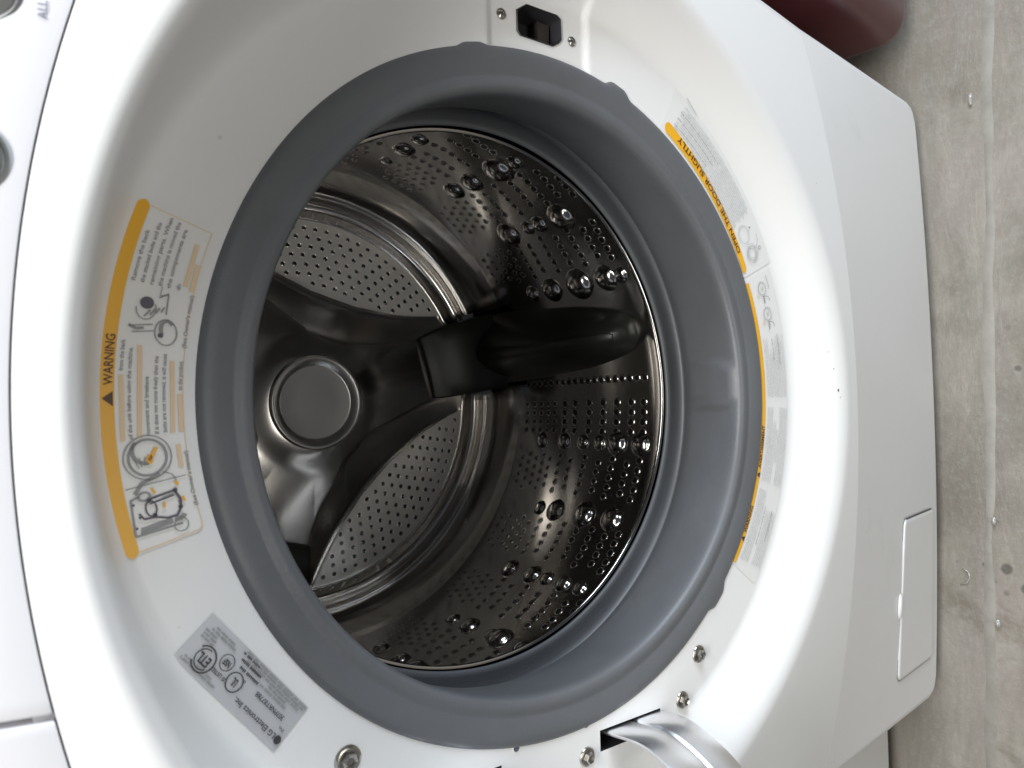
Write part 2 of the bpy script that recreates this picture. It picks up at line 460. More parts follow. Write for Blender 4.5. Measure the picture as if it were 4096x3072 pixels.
# drain pump cover on the lower panel
def ylow(x, z):
    t = (crease(x) - z) / (crease(x) - ZB)
    return Yf(x) + (Yb(x) - Yf(x)) * max(0, t) ** 0.9
def pump_cover():
    x0, x1, z0, z1 = -0.298, -0.131, -0.5635, -0.4555
    def rr(x0, x1, z0, z1, rad, n=6):
        pts = []
        for cx, cz, a0 in ((x1 - rad, z1 - rad, 0), (x0 + rad, z1 - rad, 90), (x0 + rad, z0 + rad, 180), (x1 - rad, z0 + rad, 270)):
            for i in range(n + 1):
                a = R(a0 + 90 * i / n); pts.append((cx + rad * math.cos(a), cz + rad * math.sin(a)))
        return pts
    base = rr(x0, x1, z0, z1, 0.009)
    inn = rr(x0 + .0016, x1 - .0016, z0 + .0016, z1 - .0016, 0.008)
    # dark gap ring
    def ring(name, a, b, off, material, par):
        n = len(a); vs = [Vector((x, ylow(x, z) - off, z)) for x, z in a] + [Vector((x, ylow(x, z) - off, z)) for x, z in b]
        return obj(name, vs, [(i, (i + 1) % n, n + (i + 1) % n, n + i) for i in range(n)], material, par)
    n = 30; k = 14
    # cover skin, slightly proud with rounded rim
    rings = []
    for s, off in ((0.0, 0.0003), (0.0006, 0.0013), (0.0016, 0.0018), (0.004, 0.0018)):
        rings.append([Vector((x, ylow(x, z) - off, z)) for x, z in rr(x0 + .0014 + s, x1 - .0014 - s, z0 + .0014 + s, z1 - .0014 - s, max(.002, .008 - s))])
    vs = [p for r_ in rings for p in r_]; m_ = len(rings[0]); fs = []
    for j in range(len(rings) - 1):
        for i in range(m_): fs.append((j * m_ + i, j * m_ + (i + 1) % m_, (j + 1) * m_ + (i + 1) % m_, (j + 1) * m_ + i))
    fs.append(tuple(3 * m_ + i for i in range(m_)))
    cov = obj('drain_cover', vs, fs, M['enamel'], wm, True, 50)
    ring('drain_cover_gap', rr(x0, x1, z0, z1, .009), rr(x0 + .0022, x1 - .0022, z0 + .0022, z1 - .0022, .008), 0.0003,
         mat('shadow_gap', (0.30, 0.30, 0.29), 0.6), wm)
    # narrow open slit along the right-hand edge
    sl = [(x1 - .0013, z0 + .014), (x1 + .0002, z0 + .014), (x1 + .0002, z1 - .004), (x1 - .0013, z1 - .004)]
    obj('cover_slit', [Vector((x, ylow(x, z) - .0020, z)) for x, z in sl], [(0, 1, 2, 3)], M['mark'], wm, False)
    # finger notch: a shallow bright scoop above the cover
    vs = []; fs = []; cx, cz = -0.2185, -0.4515
    nn = 24
    rings = [(1.0, 0.0003), (0.86, 0.0017), (0.6, 0.0026), (0.3, 0.0030)]
    for s, off in rings:
        for i in range(nn):
            a = 2 * math.pi * i / nn
            x = cx + 0.0135 * s * math.cos(a); z = cz + 0.0045 * s * math.sin(a)
            vs.append(Vector((x, ylow(x, z) - off, z)))
    for j in range(3):
        for i in range(nn): fs.append((j * nn + i, j * nn + (i + 1) % nn, (j + 1) * nn + (i + 1) % nn, (j + 1) * nn + i))
    fs.append(tuple(3 * nn + i for i in range(nn)))
    obj('finger_notch', vs, fs, M['white'], cov, True, 60)
pump_cover()

# control panel and detergent drawer front above the seam
def strip(name, xa, xb, material, gap=0.0003):
    nx = 60; prof = [(0.0, 0.010), (0.0, 0.0018), (0.0004, 0.0004), (0.002, 0.0), (0.012, -0.0006), (0.03, 0.0), (0.06, 0.006), (0.10, 0.018), (0.15, 0.036), (0.17, 0.06)]
    vs = []; fs = []
    xs_ = [xa, xa + .0003, xa + .0007, xa + .0012] + [xa + .0012 + (xb - xa - .0024) * i / 90 for i in range(1, 90)] + [xb - .0012, xb - .0007, xb - .0003, xb]
    nx = len(xs_) - 1
    for i in range(nx + 1):
        x = xs_[i]
        e = 0.0
        for dz, dy in prof:
            ee = 0.0
            dd = min(x - xa, xb - x)
            if dd < 0.0012: ee = 0.0012 * (1 - dd / 0.0012) ** 2
            vs.append(Vector((x, Yf(x, seam(x)) + dy + ee + dz * 0.42, seam(x) + gap + dz)))
    # side returns
    k = len(prof)
    for i in range(nx):
        for j in range(k - 1): fs.append((i * k + j, (i + 1) * k + j, (i + 1) * k + j + 1, i * k + j + 1))
    for i in (0, nx):
        base = len(vs)
        for j in range(k): p = vs[i * k + j]; vs.append(Vector((p.x, p.y + 0.02, p.z)))
        for j in range(k - 1): fs.append((i * k + j, i * k + j + 1, base + j + 1, base + j))
    return obj(name, vs, fs, material, wm, True, 45)
CPROF = [(0.0, 0.0018), (0.0004, 0.0004), (0.002, 0.0), (0.012, -0.0006), (0.03, 0.0), (0.06, 0.006)]
def ctl_y(x, z):
    dz = z - seam(x) - .0003; dy = CPROF[-1][1]
    for (a, b), (c, d) in zip(CPROF, CPROF[1:]):
        if a <= dz <= c: dy = b + (d - b) * (dz - a) / (c - a); break
    return Yf(x, seam(x)) + dy + dz * .42
ctl = strip('control_panel', -0.1050, HX - 0.004, M['control'])
drw = strip('detergent_drawer', -HX - 0.010, -0.1070, M['control'])
# grey shadow strip behind the seams
vs = []; fs = []
for i in range(41):
    x = -HX + 2 * HX * i / 40
    for dz in (-0.004, 0.006): vs.append(Vector((x, Yf(x, seam(x)) + 0.0035, seam(x) + dz)))
for i in range(40): fs.append((2 * i, 2 * i + 2, 2 * i + 3, 2 * i + 1))
for dz, dy in ((0.0012, .004), (.003, .003), (.02, .003), (.06, .009), (.15, .039)):
    b = len(vs)
    for x in (-.1086, -.1035): vs.append(Vector((x, Yf(x, seam(x)) + dy + .011 + dz * .42, seam(x) + dz)))
    if dz > .002: fs.append((b - 2, b - 1, b + 1, b))
obj('seam_backing', vs, fs, mat('seam_shade', (0.42, 0.42, 0.44), 0.7), wm)

def knob(cx, cz, r):
    y0 = Yf(cx, seam(cx)) - 0.0005
    vs = []; fs = []; n = 48
    prof = [(r * 1.10, 0.001), (r * 1.08, -0.0008), (r * 1.0, -0.0010), (r * 0.97, 0.0004), (r * 0.94, -0.0004), (r * 0.90, -0.0016), (r * .3, -0.002), (0.0001, -0.002)]
    for i in range(n):
        a = 2 * math.pi * i / n
        for rr_, y in prof:
            z = cz + rr_ * math.sin(a); vs.append(Vector((cx + rr_ * math.cos(a), y0 + y + (z - seam(cx)) * 0.42, z)))
    k = len(prof)
    for i in range(n):
        for j in range(k - 1): fs.append((i * k + j, ((i + 1) % n) * k + j, ((i + 1) % n) * k + j + 1, i * k + j + 1))
    obj('button', vs, fs, M['knob'], ctl, True, 50)
knob(0.0752, 0.3104, 0.0122)
knob(0.1330, 0.3060, 0.0122)

# ------------------------------------------------------------------ cabinet
def cabinet():
    x = 0.334; y0, y1 = -0.022, 0.72; z0, z1 = -0.575, 0.43
    bm = bmesh.new()
    v = [bm.verts.new(p) for p in ((XC-x, y0, z0), (XC+x, y0, z0), (XC+x, y1, z0), (XC-x, y1, z0), (XC-x, y0, z1), (XC+x, y0, z1), (XC+x, y1, z1), (XC-x, y1, z1))]
    for f in ((0, 1, 2, 3), (4, 5, 6, 7), (1, 2, 6, 5), (2, 3, 7, 6), (3, 0, 4, 7)): bm.faces.new([v[i] for i in f])
    es = [e for e in bm.edges if len(e.link_faces) == 2]
    bmesh.ops.bevel(bm, geom=es, offset=0.006, segments=3, affect='EDGES')
    bm_obj('cabinet', bm, M['enamel'], wm)
    for fx in (-0.27, 0.27):
        for fy in (0.06, 0.62):
            bm = bmesh.new()
            bmesh.ops.create_cone(bm, cap_ends=True, segments=20, radius1=0.024, radius2=0.018, depth=abs(FZ - z0) + 0.002,
                                  matrix=Matrix.Translation((fx, fy, (FZ + z0) / 2)))
            bm_obj('foot', bm, M['black'], wm)
cabinet()

# ------------------------------------------------------------------ gasket (door seal)
def bumpf(az, c, wd):
    d = abs((az - c + 180) % 360 - 180) / wd
    return smooth(1.6 - d * 1.6) if d < 1 else 0.0
def gasket():
    prof = [(0.2125, 0.004), (0.2160, 0.0008), (0.2152, -0.0008), (0.2136, -0.0017), (0.2112, -0.0021), (0.2080, -0.0020),
            (0.2050, -0.0016), (0.2020, -0.0010), (0.2000, -0.0006), (0.1988, -0.0002), (0.1975, -0.0002), (0.1955, -0.0006), (0.1925, -0.0008),
            (0.1905, -0.0002), (0.1889, 0.0014), (0.1880, 0.0036), (0.1878, 0.0070), (0.1884, 0.012),
            (0.1900, 0.025), (0.1925, 0.040), (0.1965, 0.054), (0.2015, 0.064), (0.2070, 0.0715),
            (0.2125, 0.0765), (0.2135, 0.0795), (0.2080, 0.0805), (0.2020, 0.0802), (0.1975, 0.0794), (0.1945, 0.0792),
            (0.1930, 0.0806), (0.1938, 0.0826), (0.200, 0.088), (0.215, 0.093)]
    def rm(r, D, az, j):
        k = bumpf(az, 16.5, 3.6) + bumpf(az, 135.5, 4.0) + 0.45 * bumpf(az, -15.6, 3.5)
        if j <= 5: r += 0.0062 * k * (1 - j / 6.0)
        # drain boss pressed into the lower wall
        if 16 <= j <= 23:
            d = ((az - 88.3) / 5.6) ** 2 * 1.0 + ((D - 0.030) / 0.026) ** 4
            e = smooth((1.25 - d) / 0.35)
            r += -0.0022 * e
        # slow waviness of soft rubber
        r += 0.0004 * math.sin(R(az) * 3 + 1.0) + 0.00025 * math.sin(R(az) * 7)
        return r, D
    # refine profile
    fine = []
    for i in range(len(prof) - 1):
        p0, p1 = prof[i], prof[i + 1]
        fine.append(p0)
    fine.append(prof[-1])
    return lathe('door_gasket', prof, M['rubber'], wm, seg=540, rmod=rm)
gas = gasket()

# ------------------------------------------------------------------ drum
def drum():
    # tub shell (dark, outside the drum)
    lathe('outer_tub', [(0.2125, 0.004), (0.224, 0.02), (0.224, 0.088), (0.262, 0.10), (0.275, 0.13), (0.275, 0.47), (0.02, 0.49), (0.0001, 0.49)],
          mat('tub_plastic', (0.03, 0.03, 0.032), 0.6), wm, seg=128, sharp=40)
    dr = lathe('drum_wall', [(0.1990, 0.0915), (0.196, 0.0905), (0.1925, 0.0885), (0.1906, 0.0862), (0.1897, 0.0848), (0.1903, 0.0834), (0.1918, 0.0830)] [::-1] +
               [(0.2010, 0.0945), (0.212, 0.101), (0.226, 0.110), (0.238, 0.121), (0.2455, 0.131), (0.2485, 0.140), (0.2500, 0.150), (0.25, 0.16)] +
               [(0.25, 0.16 + 0.2 * i / 16) for i in range(1, 17)] + [(0.2500, 0.372)], M['steel'], wm, seg=480)
    return dr
dw = drum()

def rleaf(o):   # leaf inner edge radius against angle from the leaf centre
    return interp(o, [(0, .123), (10, .125), (20, .134), (30, .150), (36, .168), (41, .192), (44, .215), (60, .30)])
def rstar(o):
    return interp(o, [(0, .067), (15, .069), (25, .080), (35, .098), (42, .122), (46, .150), (49, .185), (51, .215), (60, .29)])
def interp(x, tab):
    # monotone cubic through the table
    if not (len(tab) > 8 or tab is None) or True:
        n = len(tab)
        if x <= tab[0][0]: return tab[0][1]
        if x >= tab[-1][0]: return tab[-1][1]
        for i in range(n - 1):
            if x <= tab[i + 1][0]: break
        def sl(k): return (tab[k + 1][1] - tab[k][1]) / (tab[k + 1][0] - tab[k][0])
        def tg(k):
            if k == 0: return 0.0
            if k == n - 1: return sl(n - 2)
            a, b = sl(k - 1), sl(k)
            return 0.0 if a * b <= 0 else 2 * a * b / (a + b)
        h = tab[i + 1][0] - tab[i][0]; t = (x - tab[i][0]) / h
        return ((2*t**3 - 3*t*t + 1) * tab[i][1] + (t**3 - 2*t*t + t) * h * tg(i) + (-2*t**3 + 3*t*t) * tab[i + 1][1] + (t**3 - t*t) * h * tg(i + 1))
def interp_old(x, tab):
    if x <= tab[0][0]: return tab[0][1]
    for (a, b), (c, d) in zip(tab, tab[1:]):
        if x <= c:
            t = (x - a) / (c - a); return b + (d - b) * t
    return tab[-1][1]
LEAF = (16.0, 136.0, 256.0)
RING = [(.2030, .4345), (.2060, .4340), (.2090, .4290), (.2130, .4225), (.2170, .4205), (.2205, .4230), (.2225, .4262), (.2238, .4262), (.2255, .4195),
        (.2275, .4172), (.2300, .4172), (.2350, .4125), (.2400, .4055), (.2440, .3975), (.2470, .3900), (.2490, .3820), (.2500, .3715)]
def leaf_off(az):
    return min(abs((az - c + 180) % 360 - 180) for c in LEAF)
def Dback(r, az):
    o = leaf_off(az)
    rl, rs = rleaf(o), rstar(o)
    q = max(0.0, min(1.0, (r - rs) / max(1e-4, rl - rs)))
    # a nearly straight pressed slope with tight radii at both ends
    e = .16
    t = (q * q / (2 * e) if q < e else (q - e / 2) if q < 1 - e else (1 - e) - (1 - q) ** 2 / (2 * e)) / (1 - e)
    star = 0.4065 - 0.0035 * (1 - smooth((r - .048) / .030)) + 0.020 * max(0.0, min(1.0, (r - .05) / .15))
    if r > .05: star += .0015 * smooth((r - .07) / .05) * min(1.0, ((60 - o) / 17.0) ** 2)
    D = star + (0.4345 - star) * t
    if q >= 1.0: D -= .0006 * max(0.0, 1 - (r - rl) / .003) if r - rl < .003 else 0.0
    if r > .203:
        Dr = interp(r, RING)
        armk = smooth((o - 43.5) / 5.0)
        D = min(D, Dr) if armk > 0.999 else (Dr * (1 - armk) + min(D, Dr) * armk)
        if r > .244: D = Dr if Dr < D else D
    return D
def back_plate():
    # radial samples follow the pressed outlines, so that the edges of the perforated panels stay clean
    outer = [.2042 + .0009 * i for i in range(1, 51)] + [.25]
    n = 720; vs = []; fs = []; N1, N2, N3 = 28, 22, 28
    for i in range(n):
        az = 360.0 * i / n; o = leaf_off(az)
        rs_ = min(rstar(o), .192); rl_ = max(rs_ + .002, min(rleaf(o), .2030))
        col = [.0001, .03, .047] + [.048 + (rs_ - .048) * k / N1 for k in range(N1)] + [rs_ + (rl_ - rs_) * k / N2 for k in range(N2)] \
            + [rl_ + (.2042 - rl_) * k / N3 for k in range(N3 + 1)] + outer
        k = len(col)
        for r in col: vs.append(ax(r, az, Dback(r, az)))
    mats = []
    for i in range(n):
        i2 = (i + 1) % n; o = leaf_off(360.0 * (i + .5) / n)
        for j in range(k - 1):
            fs.append((i * k + j, i * k + j + 1, i2 * k + j + 1, i2 * k + j))
            if 3 + N1 + N2 <= j < 3 + N1 + N2 + N3 and o < 42.6: mats.append(1)
            elif j >= 3 + N1 + N2 + N3 + 1 and o < 46: mats.append(2)
            else: mats.append(0)
    me = bpy.data.meshes.new('drum_back'); me.from_pydata([tuple(v) for v in vs], [], fs); me.update()
    for q in ('steel_back', 'leaf', 'ring'): me.materials.append(M[q])
    me.polygons.foreach_set('material_index', mats)
    return link('drum_back', me, None, wm)
db = back_plate()

# perforation: each hole a raised steel lip round a dark opening, all joined as one uncountable layer
def holes(name, spots, parent, lipmat):
    lv, lf, dv, df = [], [], [], []
    n = 10
    for P, N_, r in spots:
        N_ = N_.normalized()
        t = N_.orthogonal().normalized(); b = N_.cross(t)
        base = len(lv)
        for rr_, h in ((1.35, -0.0002), (1.18, 0.0004), (1.00, 0.0005), (0.86, 0.0001)):
            for i in range(n):
                a = 2 * math.pi * i / n
                lv.append(P + (t * math.cos(a) + b * math.sin(a)) * (r * rr_) + N_ * h)
        for j in range(3):
            for i in range(n):
                lf.append((base + j * n + i, base + j * n + (i + 1) % n, base + (j + 1) * n + (i + 1) % n, base + (j + 1) * n + i))
        base = len(dv)
        for i in range(n):
            a = 2 * math.pi * i / n
            dv.append(P + (t * math.cos(a) + b * math.sin(a)) * (r * 0.97) + N_ * 0.00022)
        df.append(tuple(base + i for i in range(n)))
    o = obj(name + '_lips', lv, lf, lipmat, parent); o['kind'] = 'stuff'
    o = obj(name, dv, df, M['dark'], parent, False); o['kind'] = 'stuff'

def leaf_holes():
    spots = []
    for c in LEAF:
        ri = 0
        for q in range(9):
            r = 0.1955 - 0.0102 * q
            step = math.degrees(0.0132 / r)
            off = (q % 2) * step / 2
            for kx in range(-12, 13):
                a = kx * step + off
                if r > rleaf(abs(a)) + 0.0055 and r < 0.1975:
                    spots.append((ax(r, c + a, 0.4345), -A, 0.0022))
    holes('back_perforation', spots, db, M['bright_steel'])
leaf_holes()

DOME_ROWS = []
DCOLS = [.163, .180, .201, .222, .244, .267, .285, .303, .315, .328, .341, .355]
GROUPS = []
for base in range(0, 3):
    for k in range(6):
        DOME_ROWS.append((101.5 + base * 120 + k * 17.6, k))
        GROUPS.append((101.5 + base * 120 + k * 17.6, k))
def inward(az): return -(ax(1, az, 0)).normalized()
def wall_holes():
    spots = []
    for base in range(3):
        a0 = 75 + 120 * base
        # first group right after the lifter
        for ri in range(4):
            az = a0 + 16.6 + 2.35 * ri
            for ci, D in enumerate(DCOLS):
                spots.append((ax(.2499, az, D), inward(az), 0.0039 if D < .3 else .0031))
        # two tight rows at the lifter foot
        for ci in range(19):
            D = .160 + .0106 * ci
            spots.append((ax(.2499, a0 + 11.0, D), inward(a0 + 11.0), 0.0036 if D < .28 else .0032))
    for gi, g0 in enumerate((-22.0, -4.3, 13.7, 31.0, 48.0, 105.3, 122.9, 140.6, 159.0, 176.5, 225, 243, 261, 279, 297)):
        for ri in range(5):
            for ci, D in enumerate(DCOLS):
                if ri == 4 and ci % 2: continue
                aa = g0 + 2.3 * ri + (1.1 if ci % 2 else 0.0)
                spots.append((ax(.2499, aa, D + 0.0006 * math.sin(ri * 2.1 + gi)), inward(aa), 0.0035 if D < .24 else 0.0032 if D < .3 else 0.0027))
    holes('wall_perforation', spots, dw, M['bright_steel'])
wall_holes()

def domes():
    me_cache = {}
    def dome_mesh(rad):
        if rad in me_cache: return me_cache[rad]
        n = 24; vs = []; fs = []
        prof = [(1.35, -0.0001), (1.18, 0.02), (1.05, 0.09), (0.95, 0.22), (0.80, 0.38), (0.6, 0.50), (0.38, 0.57), (0.18, 0.60), (0.01, 0.61)]
        for i in range(n):
            a = 2 * math.pi * i / n
            for r, h in prof: vs.append((r * rad * math.cos(a), r * rad * math.sin(a), h * rad))
        k = len(prof)
        for i in range(n):
            for j in range(k - 1): fs.append((i * k + j, ((i + 1) % n) * k + j, ((i + 1) % n) * k + j + 1, i * k + j + 1))
        me = bpy.data.meshes.new('embossed_dome'); me.from_pydata(vs, [], fs); me.update()
        me.materials.append(M['bright_steel']); me.polygons.foreach_set('use_smooth', [True] * len(me.polygons))
        me_cache[rad] = me; return me
    patt = {0: [(.163, 8.5), (.197, 9), (.223, 6), (.250, 6), (.282, 7), (.322, 7)],
            1: [(.179, 9.5), (.221, 10.5), (.267, 9), (.295, 6)],
            2: [(.200, 7), (.226, 6), (.250, 8), (.289, 8), (.175, 6)],
            3: [(.216, 9.5), (.229, 6), (.269, 8), (.300, 6), (.181, 7)],
            4: [(.205, 7), (.250, 8), (.280, 7), (.323, 7)]}
    rows = []
    for b in range(3):
        a0 = 75 + 120 * b
        rows += [(a0 + 26.5, 0), (a0 + 44.6, 1), (a0 + 62.2, 2), (a0 + 80.5, 3), (a0 + 97.5, 4)]
    # rows seen on the right-hand side of the drum
    rows = [(az, p) for az, p in rows if not (0 < (az % 360) < 73)]
    extra = [(10.4, [(.247, 6), (.279, 8), (.318, 5)]), (27.6, [(.192, 6), (.219, 11.5), (.266, 9), (.300, 8.5)]),
             (44.4, [(.196, 11), (.231, 7), (.250, 6), (.284, 10.5)]), (61.6, [(.160, 6), (.181, 10), (.222, 12.5), (.267, 10), (.301, 7)]),
             (-7, [(.22, 8), (.26, 7), (.30, 7)])]
    for az, p in rows:
        for D, r in patt[p]: put(az, D, r / 1000, dome_mesh)
    for az, lst in extra:
        for D, r in lst: put(az, D, r / 1000, dome_mesh)
def put(az, D, r, dm):
    me = dm(round(r * 1.25, 5))
    N_ = inward(az)
    z = N_; x = A - z * A.dot(z); x.normalize(); y = z.cross(x)
    mt = Matrix((x, y, z)).transposed().to_4x4(); mt.translation = ax(.2500, az, D)
    o = bpy.data.objects.new('embossed_dome', me); COL.objects.link(o)
    o.parent = dw; o.matrix_parent_inverse = Matrix.Identity(4)
    o.matrix_local = mt
domes()

# lifters: black ridges along the wall
def lifter(a0):
    stations = [(.161, .007, .002), (.1635, .0135, .010), (.170, .0190, .019), (.181, .0235, .027), (.197, .0272, .034), (.216, .0308, .040), (.24, .0345, .047),
                (.28, .0378, .050), (.32, .0408, .0495), (.355, .043, .047), (.382, .0445, .043), (.4035, .0455, .038)]
    sec = [(-1, 0), (-.97, .10), (-.86, .34), (-.66, .66), (-.42, .88), (-.24, .975), (-.18, 1.0), (.18, 1.0), (.24, .975), (.42, .88), (.66, .66), (.86, .34), (.97, .10), (1, 0)]
    vs = []; fs = []
    for D, wd, h in stations:
        for u, q in sec:
            ang = math.degrees(u * wd / .25)
            lean = 0.0
            vs.append(ax(.2505 - h * q, a0 + ang, D))
    k = len(sec)
    for i in range(len(stations) - 1):
        for j in range(k - 1): fs.append((i * k + j, (i + 1) * k + j, (i + 1) * k + j + 1, i * k + j + 1))
    fs.append(tuple(range(k)))
    o = obj('lifter', vs, fs, M['black'], wm, True, 42)
    rv = []; rf = []
    rst = [(.174, .003, 0), (.178, .0052, 0), (.190, .0064, 0), (.205, .0070, 0), (.24, .0076, 0), (.28, .0080, 0), (.32, .0084, 0), (.355, .0088, 0), (.382, .009, 0), (.402, .009, 0)]
    rst = [(D, w_, interp(D, [(q[0], q[2]) for q in stations]) + .0012) for D, w_, _ in rst]
    for D, wd, h in rst:
        for u, dh in ((-1, .004), (-.92, .0004), (-.8, 0), (.8, 0), (.92, .0004), (1, .004)):
            rv.append(ax(.2505 - h + dh, a0 + math.degrees(u * wd / .25), D))
    for i in range(len(rst) - 1):
        for j in range(5): rf.append((i * 6 + j, (i + 1) * 6 + j, (i + 1) * 6 + j + 1, i * 6 + j + 1))
    rf.append((0, 1, 2, 3, 4, 5))
    obj('lifter_ridge', rv, rf, M['black'], o, True, 35)
    # foot of the lifter lying over the star arm of the back plate
    # rows run outward along the arm, columns across it; the top swells towards the lifter
    rws = [(.150, .0365, .4190), (.1515, .0376, .4160), (.155, .0385, .4145), (.165, .0402, .4125), (.180, .0425, .4095), (.192, .0438, .4050), (.203, .0447, .3985), (.213, .0452, .3895), (.222, .0456, .3800), (.232, .0458, .3740)]
    cs = [(-1.0, None), (-1.0, .0015), (-.955, .0), (-.6, -.0018), (-.2, -.0030), (.2, -.0030), (.6, -.0018), (.955, 0), (1.0, .0015), (1.0, None)]
    vs = []; fs = []
    for r, hw, D in rws:
        for u, d in cs:
            vs.append(ax(math.hypot(r, hw * u), a0 + math.degrees(math.atan2(hw * u, r)), .4290 if d is None else D + d))
    k = len(cs)
    for i in range(len(rws) - 1):
        for j in range(k - 1): fs.append((i * k + j, (i + 1) * k + j, (i + 1) * k + j + 1, i * k + j + 1))
    fs.append(tuple(range(k)))
    f = obj('lifter_foot', vs, fs, M['foot'], o, True, 30)
    for s in (-1, 1):
        r, t = .214, s * .0475
        P = Vector((0, 0, 0))
        rad = ax(1, a0, 0); tan = ax(1, a0 + 90, 0)
        bm = bmesh.new(); bmesh.ops.create_cube(bm, size=1)
        for q in bm.verts:
            c = q.co.copy(); q.co = rad * (r + c.x * .015) + tan * (t + c.y * .006) + A * (.4060 + c.z * .012)
        bmesh.ops.bevel(bm, geom=list(bm.edges), offset=.0008, segments=2, affect='EDGES')
        bm_obj('clip', bm, M['bright_steel'], o)
for a in (75, 195, 315): lifter(a)

lathe('hub_cap', [(.0500, .4120), (.0506, .4010), (.0503, .3985), (.0495, .3972), (.0485, .3968), (.0465, .3972), (.0430, .3990), (.0412, .4000), (.0400, .4008), (.0392, .4012),
                  (.0382, .4013), (.02, .4013), (.0001, .4013)], M['cap'], wm, seg=128)

# ------------------------------------------------------------------ hinge straps
def strap(v0, v1, path):
    n = len(path); vs = []; fs = []
    # cross pattern across the width: flat band, groove, flat band
    us = [0, .004, .03, .44, .455, .475, .53, .55, .565, .97, .996, 1.0]
    ds = [-.0012, -.0003, 0, 0, .0006, .0016, .0016, .0006, 0, 0, -.0003, -.0012]
    ds = [-d for d in ds]
    for i, (y, x) in enumerate(path):
        a = path[max(0, i - 1)]; b = path[min(n - 1, i + 1)]
        t = Vector((b[1] - a[1], b[0] - a[0], 0)).normalized()
        nr = Vector((-t.y, t.x, 0))     # towards the middle of the opening, then towards the front
        for u, d in zip(us, ds):
            vs.append(Vector((x, y, -(v0 + (v1 - v0) * u))) - nr * (abs(d)))
    k = len(us)
    for i in range(n - 1):
        for j in range(k - 1): fs.append((i * k + j, (i + 1) * k + j, (i + 1) * k + j + 1, i * k + j + 1))
    o = obj('hinge_strap', vs, fs, M['chrome'], wm, True, 60)
    md = o.modifiers.new('thickness', 'SOLIDIFY'); md.thickness = 0.0025; md.offset = -1 if False else 0
    return o
def dense(path, n=40):
    # Catmull-Rom
    out = []
    P = [path[0]] + path + [path[-1]]
    for i in range(1, len(P) - 2):
        for k in range(6):
            t = k / 6
            q = []
            for d in (0, 1):
                p0, p1, p2, p3 = P[i - 1][d], P[i][d], P[i + 1][d], P[i + 2][d]
                q.append(0.5 * ((2 * p1) + (-p0 + p2) * t + (2 * p0 - 5 * p1 + 4 * p2 - p3) * t * t + (-p0 + 3 * p1 - 3 * p2 + p3) * t ** 3))
            out.append(tuple(q))
    out.append(path[-1]); return out
HP = dense([(.028, -.2262), (.008, -.2240), (-.011, -.2229), (-.0325, -.2222), (-.049, -.2272), (-.0666, -.2370), (-.083, -.252), (-.095, -.275), (-.101, -.31), (-.103, -.36)])
strap(.036, .0865, HP)
strap(-.1035, -.053, HP)

# ------------------------------------------------------------------ screws on the face
def screw(x, v, r, name='screw', deep=0.0):
    D0 = deep
    P = fp(x, v, D0); bm = bmesh.new(); n = 24
    rings = [(1.0, 0.0004), (0.98, -0.0010), (0.85, -0.0016), (0.66, -0.0016)]
    vs = [];
    for s, h in rings:
        for i in range(n):
            a = 2 * math.pi * i / n
            vs.append(fp(x + r * s * math.cos(a), v + r * s * math.sin(a), D0 + h))
    fs = []
    for j in range(3):
        for i in range(n): fs.append((j * n + i, j * n + (i + 1) % n, (j + 1) * n + (i + 1) % n, (j + 1) * n + i))
    fs.append(tuple(3 * n + i for i in range(n)))
    o = obj(name, vs, fs, M['screw'], wm, True, 50)
    # hex head
    vs = []; fs = []
    for s, h in ((.62, -.0015), (.60, -.0040), (.50, -.0046), (.30, -.0040), (.26, -.0030)):
        for i in range(6):
            a = 2 * math.pi * (i + x * 7) / 6
            vs.append(fp(x + r * s * math.cos(a), v + r * s * math.sin(a), D0 + h))
    for j in range(4):
        for i in range(6): fs.append((j * 6 + i, j * 6 + (i + 1) % 6, (j + 1) * 6 + (i + 1) % 6, (j + 1) * 6 + i))
    fs.append(tuple(24 + i for i in range(6)))
    obj('screw_head', vs, fs, M['screw'], o, False)
for x, v, r in ((-0.192, 0.129, .0064), (-0.2205, 0.110, .0062), (-0.2335, 0.0185, .0062), (-0.187, -0.144, .0074)): screw(x, v, r)
def recess_screw(x, v, r, D0):
    vs = []; fs = []; n = 20
    for s, h, in ((1.0, -0.0002), (0.95, -0.0007), (0.80, -0.0002), (0.62, -0.0006), (0.3, -0.0013)):
        for i in range(n):
            a = 2 * math.pi * i / n
            vs.append(fp(x + r * s * math.cos(a), v + r * s * math.sin(a), D0 + h))
    for j in range(4):
        for i in range(n): fs.append((j * n + i, j * n + (i + 1) % n, (j + 1) * n + (i + 1) % n, (j + 1) * n + i))
    fs.append(tuple(4 * n + i for i in range(n)))
    o = obj('screw', vs, fs, M['screw'], wm, True, 40)
    for a0 in (20, 110):
        c, s = math.cos(R(a0)), math.sin(R(a0)); L, W = r * .55, r * .11
        q = [(L, W), (-L, W), (-L, -W), (L, -W)]
        obj('screw_cross', [fp(x + px * c - pv * s, v + px * s + pv * c, D0 - .00145) for px, pv in q], [(0, 1, 2, 3)], M['mark'], o, False)
recess_screw(.2345, -.0345, .0036, .0026)
recess_screw(.2328, .0228, .0034, .0026)
